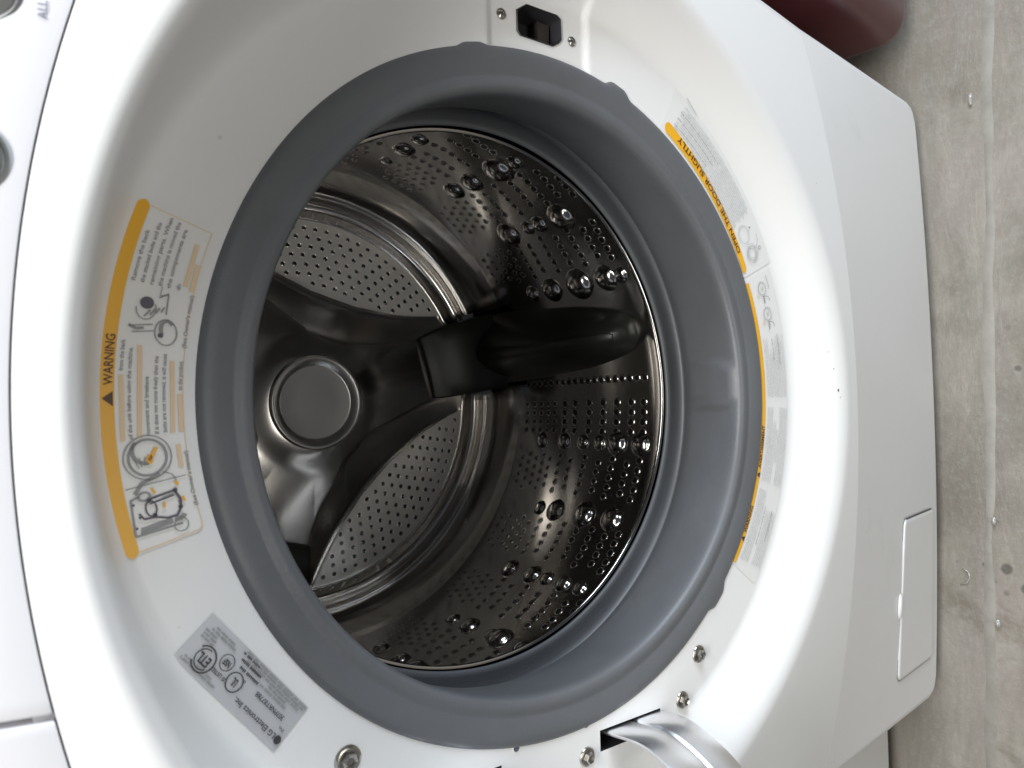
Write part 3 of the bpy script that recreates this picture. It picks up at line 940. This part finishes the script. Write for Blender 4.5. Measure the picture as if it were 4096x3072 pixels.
for x, v in ((-0.2122, -0.037), (-0.2132, 0.0187)):
    vs = []; n = 16
    obj('pin_hole', [fp(x + .0024 * math.cos(2 * math.pi * i / n), v + .0024 * math.sin(2 * math.pi * i / n), -.0003) for i in range(n)], [tuple(range(n))], mat('pin_hole', (.10, .11, .13), .4), wm, False)
    vs = [fp(x + r_ * math.cos(2 * math.pi * i / n), v + r_ * math.sin(2 * math.pi * i / n), h) for r_, h in ((.0030, .0002), (.0026, -.0006), (.0022, -.0003)) for i in range(n)]
    obj('pin_rim', vs, [(j * n + i, j * n + (i + 1) % n, (j + 1) * n + (i + 1) % n, (j + 1) * n + i) for j in range(2) for i in range(n)], M['white'], wm)

# ------------------------------------------------------------------ labels (flat print on the face)
def poly_ra(name, pts, material, parent, D=-0.0004):
    return obj(name, [ax(r, a, D) for r, a in pts], [tuple(range(len(pts)))], material, parent, False)
class Ink:
    """collects flat marks in (radius, azimuth) and links them as one mesh"""
    def __init__(s, D): s.v = []; s.f = []; s.D = D
    def quad(s, r0, r1, a0, a1):
        b = len(s.v); s.v += [ax(r0, a0, s.D), ax(r1, a0, s.D), ax(r1, a1, s.D), ax(r0, a1, s.D)]; s.f.append((b, b + 1, b + 2, b + 3))
    def line(s, p, q, w):
        P, Q = ax(p[0], p[1], s.D), ax(q[0], q[1], s.D); s.seg(P, Q, w)
    def seg(s, P, Q, w):
        d = (Q - P)
        if d.length < 1e-7: return
        n = d.normalized().cross(A) * (w / 2); b = len(s.v)
        s.v += [P - n, P + n, Q + n, Q - n]; s.f.append((b, b + 1, b + 2, b + 3))
    def path(s, pts, w):
        for p, q in zip(pts, pts[1:]): s.line(p, q, w)
    def ring(s, c, rx, ry, w, rot=0, a0=0, a1=360, n=28):
        C = ax(c[0], c[1], s.D); er = ax(1, c[1], 0); et = ax(1, c[1] + 90, 0); pts = []
        for i in range(n + 1):
            a = R(a0 + (a1 - a0) * i / n); x, y = rx * math.cos(a), ry * math.sin(a)
            x, y = x * math.cos(R(rot)) - y * math.sin(R(rot)), x * math.sin(R(rot)) + y * math.cos(R(rot))
            pts.append(C + et * x + er * y)
        for p, q in zip(pts, pts[1:]): s.seg(p, q, w)
    def disc(s, c, rx, ry, n=20):
        C = ax(c[0], c[1], s.D); er = ax(1, c[1], 0); et = ax(1, c[1] + 90, 0); b = len(s.v)
        s.v += [C + et * rx * math.cos(2 * math.pi * i / n) + er * ry * math.sin(2 * math.pi * i / n) for i in range(n)]
        s.f.append(tuple(range(b, b + n)))
    def done(s, name, material, parent):
        if s.v:
            o = obj(name, s.v, s.f, material, parent, False); o['kind'] = 'stuff'; return o
    def words(s, r, a0, a1, h, lo=3, hi=9, seed=0, fill=0.93):
        """a row of unreadably small print between two azimuths"""
        rnd = random.Random(seed); deg = math.degrees(1 / r); a = min(a0, a1); end = max(a0, a1)
        lw = h * 0.62 * deg
        while a < end - lw:
            k = rnd.randint(lo, hi)
            for _ in range(k):
                if a > end - lw: break
                t = rnd.random(); hh = h * (1.0 if t < .3 else 0.74)
                wdt = lw * rnd.uniform(.62, .86)
                r0 = r - h / 2
                # each letter: two uprights and a bar, so that it breaks up like type
                kind = rnd.randint(0, 3)
                s.quad(r0, r0 + hh, a, a + lw * .24)
                if kind != 1: s.quad(r0, r0 + hh * (.8 if kind == 2 else 1), a + wdt - lw * .22, a + wdt)
                s.quad(r0 + hh * .42, r0 + hh * .58, a, a + wdt)
                if kind in (0, 3): s.quad(r0, r0 + hh * .16, a, a + wdt)
                if kind in (1, 3): s.quad(r0 + hh * .84, r0 + hh, a, a + wdt)
                a += lw
            a += lw * 0.75

fonts = {}
def text_mesh(s, bold=0.0):
    cu = bpy.data.curves.new('t', 'FONT'); cu.body = s; cu.size = 1; cu.resolution_u = 3; cu.offset = bold
    cu.align_x = 'LEFT'
    o = bpy.data.objects.new('t', cu); COL.objects.link(o)
    me = bpy.data.meshes.new_from_object(o.evaluated_get(bpy.context.evaluated_depsgraph_get()))
    bpy.data.objects.remove(o); bpy.data.curves.remove(cu); return me
def arc_text(name, s, height, r, a_start, a_end, material, parent, outward=True, D=-0.0012, bold=0.0, squeeze=None):
    """lettering bent along an arc of the face, filling a_start..a_end in reading order; cap height given"""
    me = text_mesh(s, bold)
    xs = [v.co.x for v in me.vertices]; x0, x1 = min(xs), max(xs); cap = 0.70
    k = height / cap
    for v in me.vertices:
        t = (v.co.x - x0) / (x1 - x0); a = a_start + (a_end - a_start) * t
        rr_ = r + (v.co.y * k if outward else -v.co.y * k)
        v.co = ax(rr_, a, D)
    return link(name, me, material, parent, False)
def flat_text(name, s, height, p0, p1, material, parent, D=-0.0012, bold=0.0):
    """straight lettering on the face from point p0 to p1 (x, v), capitals standing to the left of the line"""
    me = text_mesh(s, bold); xs = [v.co.x for v in me.vertices]; x0, x1 = min(xs), max(xs); k = height / 0.70
    P0, P1 = fp(*p0), fp(*p1); d = P1 - P0; u = d.normalized(); upv = u.cross(A) * -1
    if FLIP: upv = -upv
    for v in me.vertices:
        t = (v.co.x - x0) / (x1 - x0)
        v.co = P0 + d * t + upv * (v.co.y * k) + A * D
    return link(name, me, material, parent, False)
FLIP = False

def rr_label(a0, a1, r0, r1, rc, n=24):
    """outline of a sector with rounded corners"""
    pts = []
    ra = math.degrees(rc / ((r0 + r1) / 2))
    for (cr, ca, s0) in ((r1 - rc, a1 - ra, 0), (r1 - rc, a0 + ra, 90), (r0 + rc, a0 + ra, 180), (r0 + rc, a1 - ra, 270)):
        for i in range(7):
            t = R(s0 + 90 * i / 6)
            pts.append((cr + rc * math.cos(t - 0) * 1.0, ca + ra * math.sin(t)))
    return pts
def sector(name, a0, a1, r0, r1, material, parent, D, rc=0.002):
    """rounded sector as a strip mesh"""
    n = 80; vs = []; fs = []
    ra = math.degrees(rc / ((r0 + r1) / 2))
    for i in range(n + 1):
        # denser at ends
        t = i / n; a = a0 + (a1 - a0) * (0.5 - 0.5 * math.cos(math.pi * t))
        e = min(a - a0, a1 - a)
        ins = 0.0
        if e < ra: q = 1 - e / ra; ins = rc * (1 - math.sqrt(max(0, 1 - q * q)))
        vs += [ax(r0 + ins, a, D), ax(r1 - ins, a, D)]
    for i in range(n): fs.append((2 * i, 2 * i + 1, 2 * i + 3, 2 * i + 2))
    return obj(name, vs, fs, material, parent, False)

# --- upper warning label
def upper_label():
    o = sector('warning_label', -106.2, -69.7, .2208, .2546, M['film'], wm, -0.0004, .004)
    o['label'] = 'upper warning label with thick orange band and shipping bolt drawings'
    sector('orange_band', -106.4, -69.5, .2494, .2550, M['orange'], o, -0.0008, .0035)
    fr = Ink(-0.0008)
    for a in range(-1052, -706, 8): fr.quad(.2212, .2216, a / 10, a / 10 + .8)
    fr.path([(.2495, -106.0), (.2235, -106.0), (.2220, -105.7), (.2213, -105.2)], .0005)
    fr.path([(.2495, -69.9), (.2213, -69.9)], .0004)
    # washed-out orange lines of print
    for r, a0, a1 in ((.2469, -94.6, -87.8), (.2402, -94.4, -84.6), (.2264, -94.2, -86.0), (.2228, -94.2, -89.8),
                      (.2256, -77.2, -71.9), (.2226, -77.6, -74.2)):
        fr.quad(r - .0010, r + .0010, a0, a1)
    fr.quad(.2237, .2257, -98.3, -95.6)
    fr.done('pale_orange_print', M['orange_pale'], o)
    arc_text('warning_lettering', 'WARNING', .0036, .2502, -88.9, -83.8, M['ink_brown'], o, True, bold=.015)
    tr = Ink(-.0012); b = len(tr.v)
    tr.v += [ax(.2500, -91.0, tr.D), ax(.2500, -89.5, tr.D), ax(.2542, -90.2, tr.D)]; tr.f.append((b, b + 1, b + 2))
    tr.done('warning_triangle', M['ink_brown'], o)
    T = [('from the back', .2462, -87.4, -84.2), ('of the unit before using the machine.', .2429, -94.5, -84.9),
         ('movement and breakage', .2358, -94.3, -87.9), ('If it does not move freely then the', .2322, -94.2, -85.6),
         ('bolts are not removed, it will cause', .2288, -94.1, -85.3), ('to the product.', .2219, -89.4, -85.9),
         ('(See Owner\'s manual)', .2211, -84.4, -78.0),
         ('(See Owner\'s manual)', .2211, -103.1, -96.5)]
    for s, r, a0, a1 in T: arc_text('small_print', s, .0017, r, a0, a1, M['ink_grey'], o, True, bold=.02)
    T = [('Remove the back', .2462, -78.0, -72.4), ('the stacked bolts and the', .2425, -78.0, -71.2), ('remaining parts. When', .2388, -78.0, -70.2),
         ('the machine is moved the', .2352, -77.9, -70.3), ('the components are', .2316, -77.9, -70.8)]
    for s, r, a0, a1 in T: arc_text('small_print', s, .0017, r, a0, a1, M['ink_grey'], o, True, bold=.02)
    sp = Ink(-.0012); sp.words(.2284, -77.8, -77.0, .0017, seed=4)
    # open door drum drawing
    C = (.2379, -96.6)
    sp.ring(C, .0098, .0098, .0006); sp.ring(C, .0080, .0078, .0011)
    sp.ring((.2388, -95.9), .0055, .0050, .0016, 20, 20, 170)
    for k in range(4): sp.path([(.2420 - .0012 * k, -97.6 + .1 * k), (.2435 - .0022 * k, -96.5)], .0004)
    sp.path([(.2340, -98.5), (.2375, -98.9), (.2420, -99.2), (.2455, -100.2)], .0016)
    sp.path([(.2325, -98.4), (.2290, -98.9), (.2278, -99.6)], .0006)
    sp.path([(.2487, -99.5), (.2236, -99.3)], .0004)
    # wrench and bolt drawing
    sp.ring((.2302, -82.9), .0058, .0046, .0006, 8); sp.ring((.2298, -82.6), .0042, .0026, .0016, 10, -60, 120)
    sp.path([(.2440, -83.3), (.2355, -82.9)], .0006); sp.path([(.2456, -82.7), (.2360, -82.2)], .0006); sp.path([(.2456, -82.6), (.2425, -82.9), (.2395, -82.7)], .0013)
    sp.path([(.2349, -79.0), (.2316, -78.6), (.2312, -80.9)], .0006); sp.path([(.2352, -79.2), (.2316, -78.5)], .0006)
    for k in range(4): sp.path([(.2400 - .0022 * k, -81.5 + .25 * k), (.2378 - .0018 * k, -80.7 + .2 * k)], .0007)
    sp.ring((.2397, -80.6), .0050, .0040, .0005, 0, 90, 300)
    sp.path([(.2350, -78.9), (.2349, -77.9)], .0003)
    # cabinet back drawing
    sp.path([(.2476, -100.7), (.2490, -104.4), (.2293, -104.6)], .0009)
    sp.path([(.2476, -100.7), (.2440, -100.5)], .0009)
    for k in range(5): sp.path([(.2470 - .0002 * k, -104.3 + .14 * k), (.2330, -104.2 + .14 * k)], .0004)
    sp.ring((.2420, -100.6), .0018, .0024, .0010); sp.path([(.2350, -101.2), (.2300, -101.0)], .0004)
    sp.ring((.2300, -104.7), .0030, .0030, .0005)
    sp.path([(.2320, -103.9), (.2288, -104.0), (.2275, -103.6)], .0022)
    sp.done('label_drawing', M['ink_grey'], o)
    dk = Ink(-.0014)
    dk.path([(.2405, -101.0), (.2370, -100.9), (.2295, -100.7)], .0010); dk.path([(.2405, -101.5), (.2300, -101.2)], .0007)
    dk.path([(.2295, -100.7), (.2278, -101.8), (.2285, -102.8)], .0012)
    dk.path([(.2285, -102.8), (.2305, -103.5), (.2345, -103.5), (.2395, -103.0)], .0010)
    dk.path([(.2395, -103.0), (.2440, -102.9), (.2455, -102.2)], .0009)
    dk.ring((.2403, -102.0), .0035, .0022, .0007)
    for c in ((.2292, -100.7), (.2285, -102.7), (.2395, -102.8), (.2407, -101.1)): dk.disc(c, .0010, .0010)
    for c in ((.2470, -101.2), (.2478, -103.6), (.2455, -102.6)): dk.disc(c, .0006, .0006)
    dk.disc((.2397, -80.0), .0028, .0028)
    dk.disc((.2323, -83.3), .0011, .0011)
    dk.done('label_drawing_dark', mat('violet_black_ink', (.10, .09, .12), .5), o)
    og = Ink(-.0015)
    og.path([(.2340, -95.6), (.2362, -96.5), (.2378, -96.9)], .0016); og.disc((.2372, -96.8), .0022, .0014)
    og.path([(.2285, -99.7), (.2275, -100.2)], .0014); og.path([(.2385, -99.9), (.2375, -100.5)], .0012)
    og.path([(.2268, -101.6), (.2262, -102.2)], .0012); og.path([(.2345, -101.7), (.2352, -102.3)], .0010)
    og.done('orange_arrow', M['orange'], o)
upper_label()

# --- "open the door slightly" label
def door_label():
    o = sector('door_notice_label', 28.6, 65.6, .2150, .2570, M['film_clear'], wm, -0.0003, .002)
    o['label'] = 'clear notice label reading OPEN THE DOOR SLIGHTLY on an orange strip'
    n = 60; vs = []; fs = []
    for i in range(n + 1):
        t = i / n; a = 29.3 + (64.7 - 29.3) * (0.5 - 0.5 * math.cos(math.pi * t))
        mid = .2232 - .0048 * t; hw = (.0046 - .0020 * t)
        e = min(a - 29.3, 64.7 - a) / 1.1
        if e < 1: hw *= math.sqrt(max(0, 1 - (1 - e) ** 2))
        vs += [ax(mid - hw, a, -.0008), ax(mid + hw, a, -.0008)]
    for i in range(n): fs.append((2 * i, 2 * i + 1, 2 * i + 3, 2 * i + 2))
    obj('orange_strip', vs, fs, M['orange'], o, False)
    me_s = 'OPEN THE DOOR SLIGHTLY'
    t = arc_text('notice_lettering', me_s, .0044, 0.0, 60.3, 33.4, M['ink_brown'], o, False, bold=.012)
    # follow the sloping centre line of the strip
    for v in t.data.vertices:
        p = v.co; q = p + A * .0012; rel_r = math.hypot(q.x, q.dot(V)); az = None
    bpy.data.objects.remove(t)
    me = text_mesh(me_s, .012); xs = [v.co.x for v in me.vertices]; x0, x1 = min(xs), max(xs)
    for v in me.vertices:
        tt = (v.co.x - x0) / (x1 - x0); a = 60.3 + (33.2 - 60.3) * tt
        u = (a - 29.3) / (64.7 - 29.3); mid = .2236 - .0052 * u; hgt = .0050 - .0014 * u
        v.co = ax(mid - (v.co.y / .70 - .5) * hgt, a, -.0012)
    link('notice_lettering', me, M['ink_brown'], o, False)
    pk = Ink(-.0012); bk = Ink(-.0012)
    rows = 11
    for i in range(rows):
        r0 = .2288 + .0021 * i; aS = 31.2 + .05 * i; aE = 55.5 - .02 * i - (0.6 if i % 3 else 0)
        u = (i / (rows - 1))
        if i in (1, 4, 7): pk.words(r0 - .0012 * 1, 42.5 + i * .3, aE, .0014, seed=20 + i)
        else: pk.words(r0 - .0012, aS + (1.2 if i % 2 else 0), aE, .0014, seed=20 + i)
    # rows slope in towards the strip at the lower end
    for i in (1, 4, 7):
        r0 = .2288 + .0021 * i - .0012; bk.words(r0, 31.0 + .05 * i, 42.0 + i * .3, .0015, seed=40 + i)
    for i in range(3): pk.words(.2214 + .0021 * i, 45.0 - 4 * i, 55.4, .0013, seed=60 + i)
    pk.line((.2562, 31.3), (.2530, 34.6), .0007)
    pk.ring((.2326, 57.9), .0068, .0062, .0005); pk.ring((.2326, 57.9), .0080, .0072, .0003, 0, 90, 290)
    pk.ring((.2347, 62.0), .0058, .0058, .0010); pk.ring((.2347, 62.0), .0076, .0074, .0004); pk.ring((.2347, 62.0), .0040, .0040, .0004)
    bk.ring((.2457, 61.9), .0014, .0014, .0006); bk.ring((.2390, 59.4), .0085, .0085, .0003, 0, 20, 100)
    bk.disc((.2425, 57.4), .0009, .0009)
    pk.done('small_print', M['ink_pale'], o); bk.done('bold_print', M['ink_grey'], o)
door_label()

# --- long lower warning label
def lower_label():
    o = sector('multilingual_warning_label', 66.4, 127.6, .2140, .2500, M['film_clear'], wm, -0.0003, .002)
    o['label'] = 'long clear warning label along the bottom of the door opening'
    sector('orange_strip', 66.9, 127.2, .2143, .2192, M['orange'], o, -.0008, .001)
    arc_text('warning_lettering', 'WARNING', .0032, .2184, 120.6, 114.8, M['ink_brown'], o, False, bold=.02)
    arc_text('warning_lettering', 'AVERTISSEMENT', .0032, .2184, 106.6, 97.5, M['ink_brown'], o, False, bold=.02)
    tr = Ink(-.0012)
    for a in (121.9, 108.0):
        b = len(tr.v); tr.v += [ax(.2187, a - .6, tr.D), ax(.2187, a + .6, tr.D), ax(.2150, a, tr.D)]; tr.f.append((b, b + 1, b + 2))
    tr.done('warning_triangle', M['ink_brown'], o)
    pk = Ink(-.0012); bk = Ink(-.0012)
    for i in range(13):
        r = .2222 + .00205 * i
        a0 = 79.2 + (2.5 if i in (3, 4, 5, 6) else 0) + (.8 if i % 2 else 0)
        pk.words(r, a0, 91.5, .00115, seed=80 + i)
        if i not in (6, 7): pk.words(r, 93.5 + (3 if i in (4, 5) else 0), 109.0, .00115, seed=100 + i)
        else: pk.words(r, 98, 104.5, .00115, seed=100 + i)
        if i not in (5, 6): pk.words(r, 110.6 + (3.5 if i > 6 else 0), 126.0 - .1 * i, .00115, seed=120 + i)
    bk.words(.2338, 113.5, 121.5, .0013, seed=150); bk.words(.2432, 113.8, 120, .0013, seed=151); bk.words(.2335, 79.5, 84, .0013, seed=152); bk.words(.2412, 79, 85, .0013, seed=153)
    for a in (69.4, 74.6):
        c = (.2333, a)
        pk.ring(c, .0062, .0060, .0003); bk.ring(c, .0050, .0047, .0005); bk.disc((.2332, a - 1.3), .0005, .0005)
        bk.path([(.2330, a + 1.4), (.2335, a + 1.9), (.2330, a + 3.0)], .0011); bk.path([(.2340, a + 1.5), (.2390, a + 1.9), (.2405, a + 2.8)], .0005)
        pk.path([(.2320, a - .4), (.2345, a + .3)], .0008); pk.path([(.2350, a - .6), (.2330, a + .4)], .0006)
    bk.line((.2425, 67.3), (.2430, 70.0), .0005)
    pk.done('small_print', M['ink_pale'], o); bk.done('bold_print', M['ink_grey'], o)
    og = Ink(-.0012)
    og.ring((.2262, 70.4), .0016, .0016, .0004); og.ring((.2268, 76.0), .0016, .0016, .0004); og.line((.2258, 75.7), (.2278, 76.3), .0004)
    og.done('orange_mark', M['orange_pale'], o)
lower_label()

# --- rating plate
def rating():
    c = [(-0.1007, -0.2092), (-0.1555, -0.1645), (-0.1723, -0.1819), (-0.1171, -0.2270)]
    o = obj('rating_label', [fp(x, v, -.0004) for x, v in c], [(0, 1, 2, 3)], M['film_grey'], wm, False)
    o['label'] = 'grey rectangular rating label with certification marks'
    e1 = Vector(c[3]) - Vector(c[2]); L = e1.length; e1 /= L        # reading direction, along the outer edge
    e2 = Vector(c[1]) - Vector(c[2]); W = e2.length; e2 /= W        # inward
    def pt(u, w_): q = Vector(c[2]) + e1 * u + e2 * w_; return (q.x, q.y)
    def txt(s, h, u0, u1, w_, bold=.01, m_='ink'):
        me = text_mesh(s, bold); xs = [v.co.x for v in me.vertices]; x0, x1 = min(xs), max(xs)
        for v in me.vertices:
            t = (v.co.x - x0) / (x1 - x0); q = pt(u0 + (u1 - u0) * t, w_ - v.co.y / .7 * h)
            v.co = fp(q[0], q[1], -.0012)
        return link('rating_print', me, M[m_], o, False)
    txt('LG Electronics Inc.', .0027, .0055, .0345, .0062)
    txt('S/No.', .0014, .0030, .0068, .0098)
    txt('307PNRT87788', .0023, .0075, .0275, .0140)
    txt('UL', .0036, .0385, .0415, .0115, .03)
    txt('c', .0018, .0355, .0368, .0135)
    txt('US', .0018, .0435, .0462, .0085, .02)
    txt('LISTED', .0018, .0470, .0535, .0085, .02)
    txt('NSF', .0028, .0472, .0512, .0148, .03)
    txt('ETL', .0044, .0558, .0625, .0100, .03)
    ik = Ink(-.0012); gy = Ink(-.0010)
    def ring(u, w_, r, th, a0=0, a1=360):
        q0 = None
        for i in range(33):
            a = R(a0 + (a1 - a0) * i / 32); q = fp(*pt(u + r * math.cos(a), w_ + r * math.sin(a)), -.0012)
            if q0 is not None: ik.seg(q0, q, th)
            q0 = q
    def disc(u, w_, r):
        b = len(ik.v)
        for i in range(24):
            a = 2 * math.pi * i / 24; ik.v.append(fp(*pt(u + r * math.cos(a), w_ + r * math.sin(a)), -.0012))
        ik.f.append(tuple(range(b, b + 24)))
    disc(.0030, .0048, .0020); ring(.0400, .0098, .0043, .0006); ring(.0492, .0136, .0036, .0004)
    ring(.0592, .0080, .0058, .0007, 35, 325); ring(.0592, .0080, .0045, .0005, -140, 100)
    rnd = random.Random(3)
    def dashes(u0, u1, w_, h, ink, k=(3, 8)):
        u = u0
        while u < u1:
            n_ = rnd.randint(*k)
            for _ in range(n_):
                if u > u1: break
                q = [pt(u, w_), pt(u + h * .42, w_), pt(u + h * .42, w_ - h * rnd.uniform(.7, 1)), pt(u, w_ - h * rnd.uniform(.7, 1))]
                b = len(ink.v); ink.v += [fp(x, v, -.0011) for x, v in q]; ink.f.append((b, b + 1, b + 2, b + 3)); u += h * .62
            u += h * .55
    for w_, u0, u1 in ((.0172, .0100, .030), (.0190, .0120, .0250), (.0206, .0040, .0420), (.0222, .0020, .040), (.0236, .0010, .044)):
        dashes(u0, u1, w_, .0013, gy)
    dashes(.0300, .0420, .0168, .0015, ik, (6, 9)); dashes(.0310, .0450, .0196, .0014, ik, (5, 9)); dashes(.0350, .0460, .0222, .0013, ik, (4, 8))
    for w_, u0, u1 in ((.0030, .046, .068), (.0046, .050, .067), (.0200, .050, .066), (.0216, .052, .064), (.0150, .060, .068), (.0166, .060, .068), (.0182, .061, .068)):
        dashes(u0, u1, w_, .0012, gy)
    ik.done('rating_marks', M['ink'], o); gy.done('rating_small_print', M['ink_grey'], o)
rating()

# "ALL" on the control panel
me = text_mesh('ALL', 0.0); xs = [v.co.x for v in me.vertices]; x0, x1 = min(xs), max(xs)
for v in me.vertices:
    x = 0.1246 + (v.co.x - x0) / (x1 - x0) * .0066; z = 0.2866 + v.co.y / .7 * .0028
    v.co = Vector((x, ctl_y(x, z) - .0005, z))
link('panel_lettering', me, M['ink_blue'], ctl, False)

# small dirt specks on the recess ledge
def speck(th, f_, rad, seed):
    rnd = random.Random(seed); pr = wall_pts(R(th)); k = int(f_); P = pr[k].lerp(pr[k + 1], f_ - k)
    t1 = (pr[k + 1] - pr[k]).normalized(); t2 = (wall_pts(R(th + .3))[k] - pr[k]).normalized(); nn = t1.cross(t2).normalized()
    if nn.dot(Vector((0, -.3, .35)) - P) < 0: nn = -nn
    pts = [P + nn * .0003 + (t1 * math.cos(q) + t2 * math.sin(q)) * rad * rnd.uniform(.5, 1.3) for q in [i * math.pi / 4 for i in range(8)]]
    obj('dirt_speck', pts + [P + nn * .0007], [(i, (i + 1) % 8, 8) for i in range(8)], M['mark'], wm, False)
speck(90.2, 19.5, .0011, 1); speck(86.5, 18.4, .0005, 2); speck(83.5, 17.2, .0005, 3); speck(91.4, 20.2, .0004, 5)

# ================================================================== neighbours
def rounded_box(x0, x1, y0, y1, z0, z1, rad, seg=6):
    bm = bmesh.new(); bmesh.ops.create_cube(bm, size=1)
    for q in bm.verts:
        q.co = Vector(((x0 + x1) / 2 + q.co.x * (x1 - x0), (y0 + y1) / 2 + q.co.y * (y1 - y0), (z0 + z1) / 2 + q.co.z * (z1 - z0)))
    bmesh.ops.bevel(bm, geom=list(bm.edges), offset=rad, segments=seg, affect='EDGES', profile=0.5)
    return bm
def neighbour(name, label, x0, x1, y0, z0, rad, material, cat):
    e = empty(name, ((x0 + x1) / 2, y0 + .35, FZ)); e['label'] = label; e['category'] = cat
    bm_obj('cabinet', rounded_box(x0, x1, y0, y0 + .70, z0, .36, rad), material, e, True, 60)
    for fx in (x0 + .07, x1 - .07):
        for fy in (y0 + .09, y0 + .6):
            bm = bmesh.new()
            bmesh.ops.create_cone(bm, cap_ends=True, segments=16, radius1=0.024, radius2=0.018, depth=z0 - FZ + .004, matrix=Matrix.Translation((fx, fy, (FZ + z0) / 2)))
            bm_obj('foot', bm, M['black'], e)
    return e
mar = neighbour('maroon_washer', 'dark maroon glossy appliance with rounded lower corner standing right of the white washer', .398, 1.06, -.040, -.580, .030, M['maroon'], 'appliance')
wht = neighbour('white_dryer', 'white appliance cabinet beside the left flank of the open washer', -1.04, -.3475, .012, -.575, .008, M['enamel'], 'appliance')
# moulded lip along the foot of the maroon front
bm_obj('plinth_lip', rounded_box(.43, 1.03, -.0475, -.030, -.52, -.495, .006, 3), M['maroon'], mar)

# scraps of clear plastic glinting on the floor
def scrap(x, y, pts, label, w_=.0016, h=.0016):
    vs = []; fs = []; n = 8
    for i, (dx, dy) in enumerate(pts):
        a = pts[max(0, i - 1)]; b = pts[min(len(pts) - 1, i + 1)]
        t = Vector((b[0] - a[0], b[1] - a[1], 0)).normalized(); s = Vector((-t.y, t.x, 0))
        f = math.sin(math.pi * (i + .6) / (len(pts) + .2)) ** .5
        for k in range(n):
            q = 2 * math.pi * k / n
            vs.append(Vector((x + dx, y + dy, FZ + h * .8)) + s * (w_ * f * math.cos(q)) + Vector((0, 0, h * f * math.sin(q))))
    for i in range(len(pts) - 1):
        for k in range(n): fs.append((i * n + k, (i + 1) * n + k, (i + 1) * n + (k + 1) % n, i * n + (k + 1) % n))
    fs.append(tuple(range(n))); fs.append(tuple((len(pts) - 1) * n + k for k in range(n))[::-1])
    o = obj('plastic_scrap', vs, fs, M['clear']); o['label'] = label; o['category'] = 'plastic scrap'; o['group'] = 'bits of clear plastic on the concrete'
scrap(-.215, -.062, [(.009, .004), (.004, -.002), (-.002, -.003), (-.008, .000), (-.011, .007)], 'curled clear plastic sliver near the drain cover of the washer', .0010, .0010)
scrap(-.150, -.092, [(-.004, 0), (-.001, .001), (.002, .001), (.005, 0)], 'small glinting clear scrap lying just short of the pale floor seam', .0024, .0022)
scrap(-.264, -.092, [(-.004, 0), (0, .001), (.005, .001)], 'glassy bead sitting on the pale floor seam', .0030, .0022)
scrap(.330, -.085, [(-.006, 0), (-.002, .0006), (.003, .0006), (.008, 0)], 'clear oval drop on the concrete before the maroon appliance', .0022, .0016)
